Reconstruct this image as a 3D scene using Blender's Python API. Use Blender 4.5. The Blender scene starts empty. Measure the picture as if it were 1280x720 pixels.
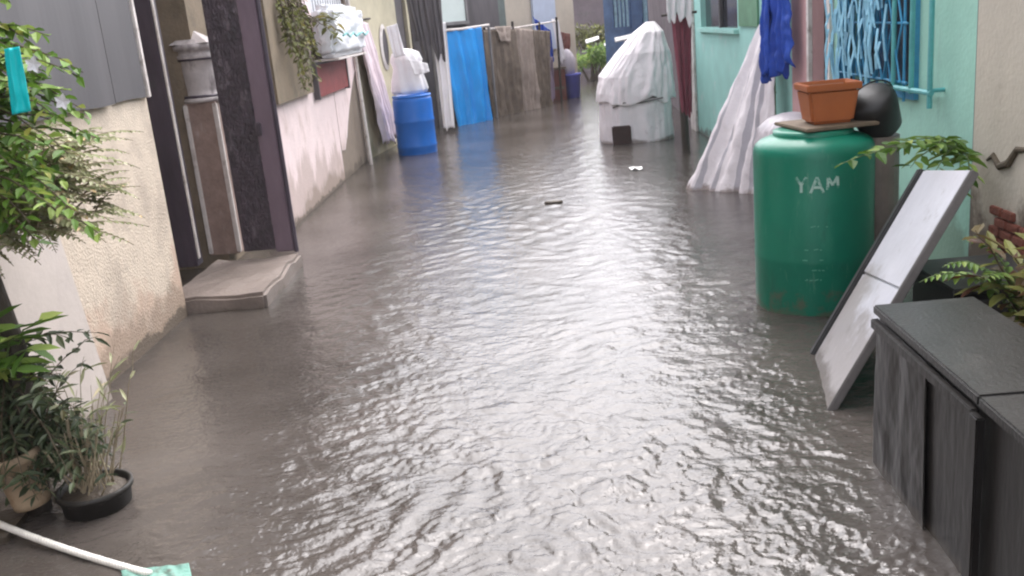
import bpy, bmesh, math, random
import numpy as np
from mathutils import Vector, Matrix, noise
R = math.radians
PI = math.pi
random.seed(7)
scene = bpy.context.scene
COL = scene.collection

# ------------------------------------------------------------------ camera
cd = bpy.data.cameras.new("camera")
cam = bpy.data.objects.new("camera", cd)
COL.objects.link(cam)
cd.sensor_width = 36.0
cd.lens = 33.55
cd.clip_start = 0.05
cd.clip_end = 2000
M3 = Matrix(((0.99587, 0.084894, 0.032186), (0.007957, 0.271538, -0.962395), (-0.090441, 0.958676, 0.269741)))
cam.matrix_world = Matrix.Translation((0, 0, 1.5)) @ M3.to_4x4()
scene.camera = cam

# ------------------------------------------------------------------ sky, sun, exposure
SUN_EL, SUN_ROT = R(60), R(22)
w = bpy.data.worlds.new("World")
scene.world = w
w.use_nodes = True
nt = w.node_tree
nt.nodes.clear()
out = nt.nodes.new("ShaderNodeOutputWorld")
bg = nt.nodes.new("ShaderNodeBackground")
sky = nt.nodes.new("ShaderNodeTexSky")
sky.sky_type = 'NISHITA'
sky.sun_disc = False
sky.sun_elevation = SUN_EL
sky.sun_rotation = SUN_ROT
sky.air_density = 1.0
sky.dust_density = 3.0
sky.ozone_density = 1.0
hs = nt.nodes.new("ShaderNodeHueSaturation")      # an overcast sky is nearly grey
hs.inputs['Saturation'].default_value = 0.20
bg.inputs['Strength'].default_value = 0.12
nt.links.new(sky.outputs[0], hs.inputs['Color'])
tint = nt.nodes.new("ShaderNodeMixRGB")           # the faint lilac cast of the rain sky
tint.blend_type = 'MULTIPLY'
tint.inputs[0].default_value = 1.0
tint.inputs[2].default_value = (1.0, 0.975, 1.0, 1)
nt.links.new(hs.outputs[0], tint.inputs[1])
nt.links.new(tint.outputs[0], bg.inputs[0])
nt.links.new(bg.outputs[0], out.inputs[0])
sd = bpy.data.lights.new("sun", 'SUN')
sd.energy = 0.6
sd.angle = R(80)
sd.color = (1.0, 0.97, 0.94)
sun = bpy.data.objects.new("sun", sd)
COL.objects.link(sun)
dv = Vector((math.sin(SUN_ROT) * math.cos(SUN_EL), math.cos(SUN_ROT) * math.cos(SUN_EL), math.sin(SUN_EL)))
sun.rotation_euler = dv.to_track_quat('Z', 'Y').to_euler()
sun.location = dv * 30
scene.view_settings.view_transform = 'Standard'
scene.view_settings.look = 'None'
scene.view_settings.gamma = 1
scene.view_settings.exposure = 2.42
scene.render.engine = 'CYCLES'
scene.cycles.filter_width = 2.2

# ------------------------------------------------------------------ materials
def mat(name, col, rough=0.7, var=0.18, scale=6.0, bump=0.2, bscale=40.0, stains=(), stretch=(1, 1, 1), metal=0.0,
        spec=0.4, bdist=0.01):
    """base colour broken up by two noises, stains with a shape of their own, fine bump"""
    m = bpy.data.materials.new(name)
    m.use_nodes = True
    t = m.node_tree
    N, Lk = t.nodes, t.links
    p = N['Principled BSDF']
    p.inputs['Roughness'].default_value = rough
    p.inputs['Metallic'].default_value = metal
    p.inputs['Specular IOR Level'].default_value = spec
    tc = N.new('ShaderNodeTexCoord')
    mp = N.new('ShaderNodeMapping')
    mp.inputs['Scale'].default_value = stretch
    Lk.new(tc.outputs['Object'], mp.inputs[0])
    n1 = N.new('ShaderNodeTexNoise')
    n1.inputs['Scale'].default_value = scale
    n1.inputs['Detail'].default_value = 8
    n1.inputs['Roughness'].default_value = 0.65
    Lk.new(mp.outputs[0], n1.inputs['Vector'])
    r1 = N.new('ShaderNodeValToRGB')
    r1.color_ramp.elements[0].position = 0.3
    r1.color_ramp.elements[1].position = 0.72
    a = [max(0.0, c * (1 - var)) for c in col]
    b = [min(1.0, c * (1 + var)) for c in col]
    r1.color_ramp.elements[0].color = (*a, 1)
    r1.color_ramp.elements[1].color = (*b, 1)
    Lk.new(n1.outputs['Fac'], r1.inputs[0])
    cur = r1.outputs[0]
    for i, s in enumerate(stains):
        scol, sscale, thr, amt = s[:4]
        sst = s[4] if len(s) > 4 else (1, 1, 1)
        zlim = s[5] if len(s) > 5 else None            # (z_full, z_none): dirt that climbs from the flood line
        mp2 = N.new('ShaderNodeMapping')
        mp2.inputs['Scale'].default_value = sst
        mp2.inputs['Location'].default_value = (3.1 * i + 1.7, 5.3 * i, 2.9 * i)
        Lk.new(tc.outputs['Object'], mp2.inputs[0])
        n2 = N.new('ShaderNodeTexNoise')
        n2.inputs['Scale'].default_value = sscale
        n2.inputs['Detail'].default_value = 9
        n2.inputs['Roughness'].default_value = 0.68
        Lk.new(mp2.outputs[0], n2.inputs['Vector'])
        fac = n2.outputs['Fac']
        if zlim:
            sx = N.new('ShaderNodeSeparateXYZ')
            Lk.new(tc.outputs['Object'], sx.inputs[0])
            mr = N.new('ShaderNodeMapRange')
            mr.inputs['From Min'].default_value = zlim[1]
            mr.inputs['From Max'].default_value = zlim[0]
            mr.inputs['To Min'].default_value = -0.35
            mr.inputs['To Max'].default_value = 0.3
            Lk.new(sx.outputs['Z'], mr.inputs['Value'])
            ad = N.new('ShaderNodeMath')
            ad.operation = 'ADD'
            Lk.new(fac, ad.inputs[0])
            Lk.new(mr.outputs[0], ad.inputs[1])
            fac = ad.outputs[0]
        r2 = N.new('ShaderNodeValToRGB')
        r2.color_ramp.elements[0].position = thr
        r2.color_ramp.elements[1].position = min(1.0, thr + 0.12)
        r2.color_ramp.elements[0].color = (0, 0, 0, 1)
        r2.color_ramp.elements[1].color = (amt, amt, amt, 1)
        Lk.new(fac, r2.inputs[0])
        mx = N.new('ShaderNodeMixRGB')
        mx.inputs['Color2'].default_value = (*scol, 1)
        Lk.new(r2.outputs[0], mx.inputs['Fac'])
        Lk.new(cur, mx.inputs['Color1'])
        cur = mx.outputs[0]
    Lk.new(cur, p.inputs['Base Color'])
    if bump:
        n3 = N.new('ShaderNodeTexNoise')
        n3.inputs['Scale'].default_value = bscale
        n3.inputs['Detail'].default_value = 6
        Lk.new(mp.outputs[0], n3.inputs['Vector'])
        bp = N.new('ShaderNodeBump')
        bp.inputs['Strength'].default_value = bump
        bp.inputs['Distance'].default_value = bdist
        Lk.new(n3.outputs['Fac'], bp.inputs['Height'])
        Lk.new(bp.outputs[0], p.inputs['Normal'])
    return m

def leaf_mat(name, c1, c2, c3, rough=0.6):
    m = bpy.data.materials.new(name)
    m.use_nodes = True
    t = m.node_tree
    N, Lk = t.nodes, t.links
    p = N['Principled BSDF']
    p.inputs['Roughness'].default_value = rough
    g = N.new('ShaderNodeNewGeometry')
    r = N.new('ShaderNodeValToRGB')
    r.color_ramp.elements[0].color = (*c1, 1)
    r.color_ramp.elements[1].color = (*c3, 1)
    e = r.color_ramp.elements.new(0.55)
    e.color = (*c2, 1)
    e = r.color_ramp.elements.new(0.93)
    e.color = (*c3, 1)
    r.color_ramp.elements[-1].color = (c3[0] * 1.3, c3[1] * 0.95, c3[2] * 0.8, 1)
    Lk.new(g.outputs['Random Per Island'], r.inputs[0])
    Lk.new(r.outputs[0], p.inputs['Base Color'])
    tr = N.new('ShaderNodeBsdfTranslucent')
    Lk.new(r.outputs[0], tr.inputs['Color'])
    mx = N.new('ShaderNodeMixShader')
    mx.inputs[0].default_value = 0.3
    Lk.new(p.outputs[0], mx.inputs[1])
    Lk.new(tr.outputs[0], mx.inputs[2])
    Lk.new(mx.outputs[0], N['Material Output'].inputs['Surface'])
    return m

MUD = (0.10, 0.08, 0.06)
ALG = (0.09, 0.10, 0.05)
m_cream = mat('cream_roughcast', (0.64, 0.545, 0.44), 0.75, 0.10, 9, 0.55, 75, bdist=0.015,
              stains=[((0.50, 0.34, 0.255), 3.2, 0.58, 0.65, (1, 1, 1), (0.10, 0.85)), ((0.40, 0.33, 0.27), 2.2, 0.52, 0.6), ((0.30, 0.26, 0.22), 6, 0.63, 0.6, (1, 1, .3)),
                      ((0.26, 0.20, 0.15), 5, 0.50, 0.6, (1, 1, .6), (0.06, 0.42)), (MUD, 6, 0.58, 0.85, (1, 1, 1), (0.02, 0.17))])
m_greysheet = mat('grey_sheet', (0.105, 0.10, 0.105), 0.5, 0.14, 3, 0.15, 14, stretch=(1, 1, 0.25),
                  stains=[((0.10, 0.09, 0.09), 3, 0.58, 0.6, (1, 1, 0.2))])
m_purple = mat('dark_purple_paint', (0.062, 0.048, 0.066), 0.4, 0.3, 7, 0.35, 30, stretch=(1, 1, 0.3),
               stains=[((0.28, 0.25, 0.24), 9, 0.69, 0.8), ((0.05, 0.055, 0.05), 4, 0.6, 0.6)])
m_purple2 = mat('worn_purple_paint', (0.16, 0.115, 0.145), 0.45, 0.2, 6, 0.3, 30, stretch=(1, 1, 0.3),
                stains=[((0.07, 0.055, 0.065), 5, 0.6, 0.7, (1, 1, .3))])
m_gate = mat('dark_gate_steel', (0.066, 0.050, 0.062), 0.38, 0.4, 18, 0.8, 60, stretch=(1, 1, 0.5), bdist=0.02,
             stains=[((0.24, 0.20, 0.225), 9, 0.56, 0.75, (1, 1, .35)), ((0.03, 0.025, 0.028), 4, 0.55, 0.7, (1, 1, .5))])
m_brownpl = mat('brown_pillar', (0.29, 0.205, 0.175), 0.6, 0.3, 8, 0.35, 40, stains=[((0.60, 0.54, 0.50), 4, 0.56, 0.8, (1, 1, .25)), ((0.14, 0.09, 0.08), 5, 0.60, 0.7, (1, 1, .3))])
m_capital = mat('grimy_grey_plaster', (0.50, 0.455, 0.45), 0.5, 0.2, 7, 0.35, 40, stains=[((0.10, 0.08, 0.085), 4, 0.52, 0.8, (1, 1, .5)), ((0.62, 0.58, 0.57), 5, 0.62, 0.8, (1, 1, .4))])
m_whitetrim = mat('chipped_white_trim', (0.66, 0.61, 0.58), 0.6, 0.12, 10, 0.3, 40, stains=[((0.22, 0.17, 0.14), 9, 0.55, 0.75), ((0.40, 0.34, 0.31), 4, 0.50, 0.6)])
m_concrete = mat('wet_concrete', (0.20, 0.165, 0.145), 0.45, 0.2, 7, 0.4, 60,
                 stains=[(MUD, 4, 0.6, 0.6), (MUD, 3, 0.6, 0.9, (1, 1, 1), (-0.02, 0.10))])
m_ochre = mat('ochre_plaster', (0.21, 0.165, 0.115), 0.85, 0.25, 4, 0.5, 40, stains=[((0.12, 0.10, 0.07), 3, 0.55, 0.7)])
m_pink = mat('pink_white_limewash', (0.80, 0.66, 0.65), 0.8, 0.08, 5, 0.4, 40,
             stains=[((0.52, 0.40, 0.36), 4, 0.54, 0.6, (1, 1, .5)), ((0.24, 0.19, 0.15), 1.6, 0.60, 0.95, (1, 1, 1), (0.02, 0.5)), ((0.40, 0.31, 0.27), 5, 0.53, 0.6, (1, 1, .3), (0.1, 1.0)), (MUD, 7, 0.58, 0.8, (1, 1, 1), (0.0, 0.14))])
m_brownwall = mat('bare_brown_render', (0.235, 0.19, 0.15), 0.8, 0.15, 5, 0.4, 50, stains=[(MUD, 3, 0.6, 0.7, (1, 1, 1), (0.0, 0.3))])
m_yellow = mat('pale_yellow_plaster', (0.55, 0.50, 0.36), 0.8, 0.12, 4, 0.3, 40,
               stains=[((0.26, 0.24, 0.14), 4, 0.60, 0.7, (1, 1, .4), (0.0, 0.9)), ((0.30, 0.27, 0.22), 3, 0.6, 0.6)])
m_darkboard = mat('dark_board', (0.10, 0.09, 0.095), 0.6, 0.3, 5, 0.2, 30, stretch=(1, 1, 0.2))
m_white = mat('white_cloth', (0.80, 0.77, 0.78), 0.8, 0.05, 6, 0.25, 60, stains=[((0.58, 0.53, 0.53), 4, 0.62, 0.5)])
m_pinkcloth = mat('pinkish_cloth', (0.78, 0.67, 0.70), 0.8, 0.08, 5, 0.25, 60)
m_whiteplastic = mat('white_plastic', (0.72, 0.73, 0.76), 0.4, 0.06, 6, 0.2, 30, stains=[((0.42, 0.46, 0.46), 6, 0.60, 0.6)])
m_tarp = mat('white_tarpaulin', (0.74, 0.69, 0.70), 0.5, 0.08, 5, 0.25, 50,
             stains=[((0.46, 0.40, 0.42), 5, 0.58, 0.6), ((0.22, 0.17, 0.15), 3, 0.66, 0.85, (1, 1, 1), (0.0, 0.18))])
m_red = mat('red_board', (0.30, 0.065, 0.06), 0.5, 0.2, 7, 0.2, 40, stains=[((0.12, 0.04, 0.04), 5, 0.6, 0.6)])
m_blue = mat('blue_barrel_plastic', (0.012, 0.14, 0.52), 0.35, 0.1, 4, 0.05, 30, stains=[((0.04, 0.10, 0.28), 6, 0.64, 0.5)])
m_bluetarp = mat('bright_blue_tarp', (0.02, 0.29, 0.74), 0.4, 0.08, 3, 0.2, 30, stains=[((0.03, 0.40, 0.72), 2.5, 0.62, 0.5)])
m_royal = mat('royal_blue_cloth', (0.02, 0.075, 0.42), 0.6, 0.25, 6, 0.2, 50)
m_violet = mat('blue_violet_plastic', (0.12, 0.13, 0.46), 0.4, 0.1, 4, 0.05, 30)
m_sack = mat('brown_sacking', (0.165, 0.13, 0.10), 0.85, 0.25, 9, 0.6, 90, stains=[((0.30, 0.25, 0.21), 5, 0.62, 0.7, (1, 1, .4))])
m_sackl = mat('tan_sacking', (0.33, 0.27, 0.23), 0.85, 0.2, 9, 0.6, 90)
m_maroon = mat('maroon_cloth', (0.20, 0.055, 0.075), 0.75, 0.2, 7, 0.3, 60)
m_redbrown = mat('red_brown_wood', (0.17, 0.055, 0.04), 0.5, 0.25, 8, 0.3, 50)
m_greenwall = mat('mint_green_plaster', (0.34, 0.61, 0.50), 0.7, 0.09, 4, 0.3, 45,
                  stains=[((0.22, 0.42, 0.36), 4, 0.60, 0.6), ((0.20, 0.31, 0.23), 2.5, 0.56, 0.8, (1, 1, 1), (0.2, 0.85)), ((0.27, 0.45, 0.38), 7, 0.60, 0.6, (1, 1, .2))])
m_mint2 = mat('mint_blue_plaster', (0.33, 0.62, 0.56), 0.7, 0.09, 4, 0.3, 45,
              stains=[((0.55, 0.62, 0.60), 4, 0.58, 0.7), ((0.14, 0.17, 0.15), 3, 0.62, 0.9, (1, 1, 1), (0.0, 0.28))])
m_pinkwall = mat('salmon_pink_plaster', (0.60, 0.36, 0.36), 0.75, 0.1, 5, 0.3, 45, stains=[(MUD, 3, 0.62, 0.8, (1, 1, 1), (0.0, 0.4))])
m_nearwall = mat('grey_cream_plaster', (0.50, 0.455, 0.375), 0.8, 0.10, 3, 0.35, 45,
                 stains=[((0.13, 0.10, 0.075), 2.2, 0.64, 0.9, (1, 1, .8), (0.45, 1.05)), ((0.27, 0.22, 0.17), 3, 0.60, 0.6)])
m_brick = mat('bare_brick', (0.22, 0.075, 0.05), 0.85, 0.3, 12, 0.6, 60)
m_greenpl = mat('green_drum_plastic', (0.003, 0.165, 0.100), 0.36, 0.12, 3, 0.08, 25, stains=[((0.035, 0.225, 0.145), 3, 0.50, 0.6, (1, 1, .3)), ((0.14, 0.30, 0.22), 24, 0.60, 0.55, (1, 1, .22)), ((0.008, 0.09, 0.055), 6, 0.58, 0.6, (1, 1, .35)), ((0.12, 0.11, 0.075), 9, 0.62, 0.7, (1, 1, 1), (0.1, 0.45)), ((0.07, 0.09, 0.06), 4, 0.66, 0.7, (1, 1, 1), (0.0, 0.10))])
m_stamp = mat('white_stamp_paint', (0.36, 0.52, 0.45), 0.6, 0.15, 40, 0, stains=[((0.01, 0.20, 0.125), 26, 0.46, 0.9)])
m_stamp2 = mat('faded_stamp_paint', (0.10, 0.34, 0.24), 0.6, 0.2, 40, 0)
m_terra = mat('terracotta_plastic', (0.36, 0.105, 0.03), 0.55, 0.12, 5, 0.15, 30, stains=[((0.20, 0.09, 0.05), 6, 0.6, 0.6)])
m_board = mat('old_plywood', (0.16, 0.12, 0.08), 0.7, 0.3, 9, 0.3, 50)
m_opening_dark = mat('dark_opening_brown', (0.05, 0.028, 0.024), 0.7, 0.3, 9, 0.3, 50)
m_black = mat('black_plastic', (0.012, 0.012, 0.012), 0.45, 0.3, 6, 0.1, 30)
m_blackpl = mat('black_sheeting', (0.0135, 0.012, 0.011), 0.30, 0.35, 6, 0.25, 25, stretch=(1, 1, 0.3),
                stains=[((0.12, 0.115, 0.115), 9, 0.63, 0.7, (1, 1, .12)), ((0.07, 0.06, 0.05), 4, 0.62, 0.8, (1, 1, 1), (0, 0.12))])  # pale vertical streaks are light reflections put into the colour
m_slab = mat('dark_slate_slab', (0.032, 0.031, 0.030), 0.32, 0.2, 9, 0.25, 90, stains=[((0.085, 0.08, 0.075), 4, 0.58, 0.5)])
m_foam = mat('white_foam_board', (0.54, 0.54, 0.58), 0.32, 0.1, 6, 0.2, 30, stains=[((0.26, 0.235, 0.215), 4, 0.50, 0.75, (1, 1, 1), (0.05, 0.75)), ((0.10, 0.085, 0.07), 6, 0.6, 0.8, (1, 1, 1), (0.0, 0.2)), ((0.36, 0.35, 0.36), 3, 0.56, 0.7), ((0.2, 0.18, 0.16), 7, 0.60, 0.7)])
m_foamgrey = mat('dirty_foam_board', (0.36, 0.34, 0.325), 0.4, 0.12, 6, 0.25, 60, stains=[((0.18, 0.155, 0.135), 4, 0.53, 0.8), ((0.5, 0.48, 0.47), 5, 0.6, 0.6)])
m_edge = mat('grey_board_edge', (0.15, 0.14, 0.135), 0.6, 0.2, 8, 0.2, 50)
m_strip = mat('dark_rubber_strip', (0.035, 0.035, 0.035), 0.5, 0.3, 8, 0.1, 30)
m_blueiron = mat('blue_iron_paint', (0.06, 0.30, 0.50), 0.4, 0.2, 12, 0.15, 40)
m_palestrip = mat('pale_blue_plastic', (0.26, 0.56, 0.72), 0.4, 0.25, 15, 0.1, 40)
m_teal = mat('teal_iron_paint', (0.10, 0.38, 0.38), 0.4, 0.2, 12, 0.15, 40)
m_dark = mat('dark_doorway', (0.018, 0.015, 0.015), 0.6, 0.3, 4, 0.1, 30)
m_glass = mat('dark_window_glass', (0.03, 0.032, 0.04), 0.12, 0.3, 3, 0.02, 10)
m_tin = mat('rusty_tin', (0.20, 0.15, 0.12), 0.5, 0.3, 4, 0.2, 30, metal=0.3, stains=[((0.20, 0.08, 0.04), 3, 0.55, 0.7)])
m_greytin = mat('weathered_grey_tin', (0.22, 0.21, 0.21), 0.5, 0.25, 4, 0.2, 30, metal=0.2)
m_mauve = mat('mauve_grey_plaster', (0.19, 0.155, 0.165), 0.85, 0.2, 3, 0.4, 30, stains=[((0.12, 0.13, 0.10), 3, 0.58, 0.7)])
m_paleblue = mat('pale_blue_board', (0.48, 0.54, 0.66), 0.6, 0.08, 5, 0.1, 30)
m_bluewood = mat('deep_blue_paint', (0.06, 0.12, 0.25), 0.5, 0.3, 6, 0.2, 30)
m_lightblue = mat('light_blue_pane', (0.30, 0.48, 0.58), 0.4, 0.3, 10, 0.1, 30)
m_stem = mat('brown_stem', (0.09, 0.07, 0.045), 0.8, 0.3, 20, 0.3, 60)
m_drystem = mat('dry_pale_stem', (0.30, 0.25, 0.17), 0.8, 0.3, 20, 0.2, 60)
m_trunk = mat('dark_wet_bark', (0.045, 0.036, 0.028), 0.6, 0.35, 12, 0.8, 50, stretch=(1, 1, .3))
m_soil = mat('wet_soil', (0.07, 0.055, 0.04), 0.6, 0.3, 20, 0.9, 60)
m_clay = mat('tan_clay', (0.36, 0.27, 0.18), 0.7, 0.2, 7, 0.3, 40, stains=[((0.16, 0.09, 0.05), 5, 0.55, 0.7)])
m_rope = mat('white_nylon_rope', (0.74, 0.72, 0.66), 0.6, 0.1, 30, 0.3, 120)
m_tealcloth = mat('teal_frayed_cloth', (0.14, 0.29, 0.24), 0.6, 0.25, 12, 0.3, 70, stains=[((0.35, 0.42, 0.37), 9, 0.54, 0.8), ((0.09, 0.085, 0.07), 12, 0.56, 0.9)])
m_cyan = mat('cyan_plastic', (0.0, 0.50, 0.52), 0.4, 0.1, 8, 0.1, 40)
m_petal = mat('white_petal', (0.78, 0.76, 0.78), 0.6, 0.05, 10, 0)
m_bamboo = mat('green_bamboo', (0.12, 0.17, 0.06), 0.5, 0.25, 8, 0.2, 30)
m_paper = mat('soaked_white_scrap', (0.66, 0.64, 0.62), 0.5, 0.1, 10, 0.2, 30)
m_debris = mat('dark_leaf_litter', (0.06, 0.045, 0.03), 0.5, 0.2, 10, 0.2, 30)
m_mud = mat('alley_mud', (0.12, 0.10, 0.075), 0.9, 0.2, 3, 0.5, 20)
lf_bright = leaf_mat('bright_leaf', (0.05, 0.12, 0.012), (0.13, 0.25, 0.03), (0.30, 0.40, 0.09))
lf_pale = leaf_mat('pale_leaf', (0.16, 0.18, 0.07), (0.34, 0.36, 0.19), (0.55, 0.54, 0.36))
lf_dark = leaf_mat('dark_leaf', (0.022, 0.036, 0.014), (0.052, 0.078, 0.032), (0.14, 0.165, 0.085))
lf_olive = leaf_mat('olive_leaf', (0.06, 0.055, 0.02), (0.13, 0.14, 0.04), (0.24, 0.26, 0.08))
lf_red = leaf_mat('reddish_leaf', (0.10, 0.03, 0.02), (0.15, 0.13, 0.04), (0.28, 0.30, 0.08))
lf_dry = leaf_mat('dry_leaf', (0.10, 0.07, 0.03), (0.20, 0.16, 0.07), (0.30, 0.27, 0.15))
lf_shrub = leaf_mat('shrub_leaf', (0.09, 0.18, 0.03), (0.21, 0.34, 0.06), (0.36, 0.48, 0.13))

# ------------------------------------------------------------------ object helpers
def root_loc(o):
    v = Vector((0, 0, 0))
    while o is not None:
        v += Vector(o.location)
        o = o.parent
    return v

def tag(o, label=None, cat=None, group=None, kind=None):
    if label: o['label'] = label
    if cat: o['category'] = cat
    if group: o['group'] = group
    if kind: o['kind'] = kind
    return o

def thing(name, label, cat, loc, group=None):
    o = bpy.data.objects.new(name, None)
    o.empty_display_size = 0.1
    o.location = loc
    COL.objects.link(o)
    return tag(o, label, cat, group)

def obj(name, bm, m, parent=None, loc=None, smooth=False, label=None):
    """link a bmesh built in world metres as one mesh object; its origin is its thing's base"""
    base = root_loc(parent) if parent else Vector(loc or (0, 0, 0))
    bmesh.ops.translate(bm, verts=bm.verts, vec=-base)
    me = bpy.data.meshes.new(name)
    if smooth:
        for f in bm.faces: f.smooth = True
    bm.to_mesh(me)
    bm.free()
    ms = m if isinstance(m, (list, tuple)) else [m]
    for x in ms: me.materials.append(x)
    o = bpy.data.objects.new(name, me)
    COL.objects.link(o)
    if parent: o.parent = parent
    else: o.location = base
    if label: o['label'] = label
    return o

def NB(): return bmesh.new()

def box(bm, c, s, rz=0.0, bevel=0.0, rot=None):
    mt = Matrix.Translation(c) @ (rot.to_4x4() if rot else Matrix.Rotation(rz, 4, 'Z')) @ Matrix.Diagonal((*s, 1))
    r = bmesh.ops.create_cube(bm, size=1.0, matrix=mt)
    if bevel:
        es = list({e for v in r['verts'] for e in v.link_edges})
        bmesh.ops.bevel(bm, geom=es, offset=bevel, segments=2, affect='EDGES', clamp_overlap=True)
    return bm

def hexa(bm, p):     # 8 points: bottom 4, top 4
    v = [bm.verts.new(q) for q in p]
    for f in ((0, 3, 2, 1), (4, 5, 6, 7), (0, 1, 5, 4), (1, 2, 6, 5), (2, 3, 7, 6), (3, 0, 4, 7)):
        bm.faces.new([v[i] for i in f])

def tube(bm, pts, rad, seg=8, cap=True):
    pts = [Vector(p) for p in pts]
    n = len(pts)
    rings = []
    up = Vector((0.31, 0.17, 0.93)).normalized()
    for i, p in enumerate(pts):
        d = (pts[min(i + 1, n - 1)] - pts[max(i - 1, 0)])
        if d.length < 1e-9: d = Vector((0, 0, 1))
        d.normalize()
        a = d.cross(up)
        if a.length < 1e-3: a = d.cross(Vector((1, 0, 0)))
        a.normalize()
        b = d.cross(a)
        r = rad[i] if isinstance(rad, (list, tuple)) else rad
        rings.append([bm.verts.new(p + a * (r * math.cos(2 * PI * k / seg)) + b * (r * math.sin(2 * PI * k / seg))) for k in range(seg)])
    for i in range(n - 1):
        for k in range(seg):
            bm.faces.new((rings[i][k], rings[i][(k + 1) % seg], rings[i + 1][(k + 1) % seg], rings[i + 1][k]))
    if cap:
        bm.faces.new(rings[0][::-1])
        bm.faces.new(rings[-1])
    return bm

def lathe(bm, c, prof, seg=48, sx=1.0, sy=1.0, wob=None, closed=(True, True)):
    rings = []
    for (r, z) in prof:
        ring = []
        for k in range(seg):
            a = 2 * PI * k / seg
            q = r * (1 + (wob(a, z) if wob else 0))
            ring.append(bm.verts.new((c[0] + q * sx * math.cos(a), c[1] + q * sy * math.sin(a), c[2] + z)))
        rings.append(ring)
    for i in range(len(rings) - 1):
        for k in range(seg):
            bm.faces.new((rings[i][k], rings[i][(k + 1) % seg], rings[i + 1][(k + 1) % seg], rings[i + 1][k]))
    if closed[0]: bm.faces.new(rings[0][::-1])
    if closed[1]: bm.faces.new(rings[-1])
    return bm

def cloth(bm, TL, TR, BR, BL, nu=40, nv=30, amp=0.03, nf=5, seed=0, thick=0.006, top=0.35, crumple=0.5, ragged=0.0, sag=0.0, bands=None):
    """hanging or draped sheet with vertical folds that open downwards, real thickness"""
    TL, TR, BR, BL = map(Vector, (TL, TR, BR, BL))
    nrm = ((TR - TL).cross(BL - TL)).normalized()
    rnd = random.Random(seed)
    ph = [rnd.uniform(0, 6.28) for _ in range(6)]
    F, B = [], []
    for j in range(nv + 1):
        v = j / nv
        rf, rb = [], []
        for i in range(nu + 1):
            u = i / nu
            rag = 1 + ragged * noise.noise(Vector((u * 6, seed * 3.7, 0))) if j else 1
            vv = v * rag
            p = (TL * (1 - u) + TR * u) * (1 - vv) + (BL * (1 - u) + BR * u) * vv
            k = top + (1 - top) * min(1, vv * 1.3)
            x = u + 0.04 * math.sin(3 * v + ph[0]) + 0.05 * noise.noise(Vector((u * 3, v * 2, seed * 1.3)))
            h = math.sin(2 * PI * nf * x + ph[1]) * 0.55 + math.sin(2 * PI * nf * 1.73 * x + ph[2] + v) * 0.3
            h += crumple * noise.noise(Vector((u * 5, v * 5, seed * 2.1))) + 0.4 * crumple * noise.noise(Vector((u * 13, v * 13, seed)))
            h += 0.55 * crumple * (0.25 - abs(noise.noise(Vector((u * 9 + v * 3, v * 7, seed * 1.7))))) + 0.3 * crumple * (0.25 - abs(noise.noise(Vector((u * 22, v * 15 - u * 5, seed)))))
            q = p + nrm * (amp * k * h)
            q.z -= sag * 4 * u * (1 - u)
            rf.append(bm.verts.new(q + nrm * thick * 0.5))
            rb.append(bm.verts.new(q - nrm * thick * 0.5))
        F.append(rf)
        B.append(rb)
    for j in range(nv):
        for i in range(nu):
            fa = bm.faces.new((F[j][i], F[j + 1][i], F[j + 1][i + 1], F[j][i + 1]))
            fb = bm.faces.new((B[j][i], B[j][i + 1], B[j + 1][i + 1], B[j + 1][i]))
            if bands: fa.material_index = fb.material_index = bands((i + 0.5) / nu)
    def stitch(a, b):
        for i in range(len(a) - 1): bm.faces.new((a[i], a[i + 1], b[i + 1], b[i]))
    stitch(F[0], B[0])
    stitch(B[-1], F[-1])
    stitch([r[0] for r in B], [r[0] for r in F])
    stitch([r[-1] for r in F], [r[-1] for r in B])
    return bm

def leaf(bm, p, d, nrm, L, W):
    """one leaf: two folded halves with a pointed tip"""
    d = d.normalized()
    s = d.cross(nrm)
    if s.length < 1e-3: s = d.cross(Vector((0.3, 0.5, 0.8)))
    s.normalize()
    n = s.cross(d)
    a = bm.verts.new(p)
    m = bm.verts.new(p + d * L * 0.5 - n * W * 0.12)
    t = bm.verts.new(p + d * L - n * L * 0.12)
    l1 = bm.verts.new(p + d * L * 0.35 + s * W * 0.5 + n * W * 0.1)
    r1 = bm.verts.new(p + d * L * 0.35 - s * W * 0.5 + n * W * 0.1)
    l2 = bm.verts.new(p + d * L * 0.72 + s * W * 0.33)
    r2 = bm.verts.new(p + d * L * 0.72 - s * W * 0.33)
    bm.faces.new((a, m, l1)); bm.faces.new((m, l2, l1)); bm.faces.new((m, t, l2))
    bm.faces.new((a, r1, m)); bm.faces.new((m, r1, r2)); bm.faces.new((m, r2, t))

def rvec(rnd): return Vector((rnd.uniform(-1, 1), rnd.uniform(-1, 1), rnd.uniform(-1, 1)))

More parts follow.
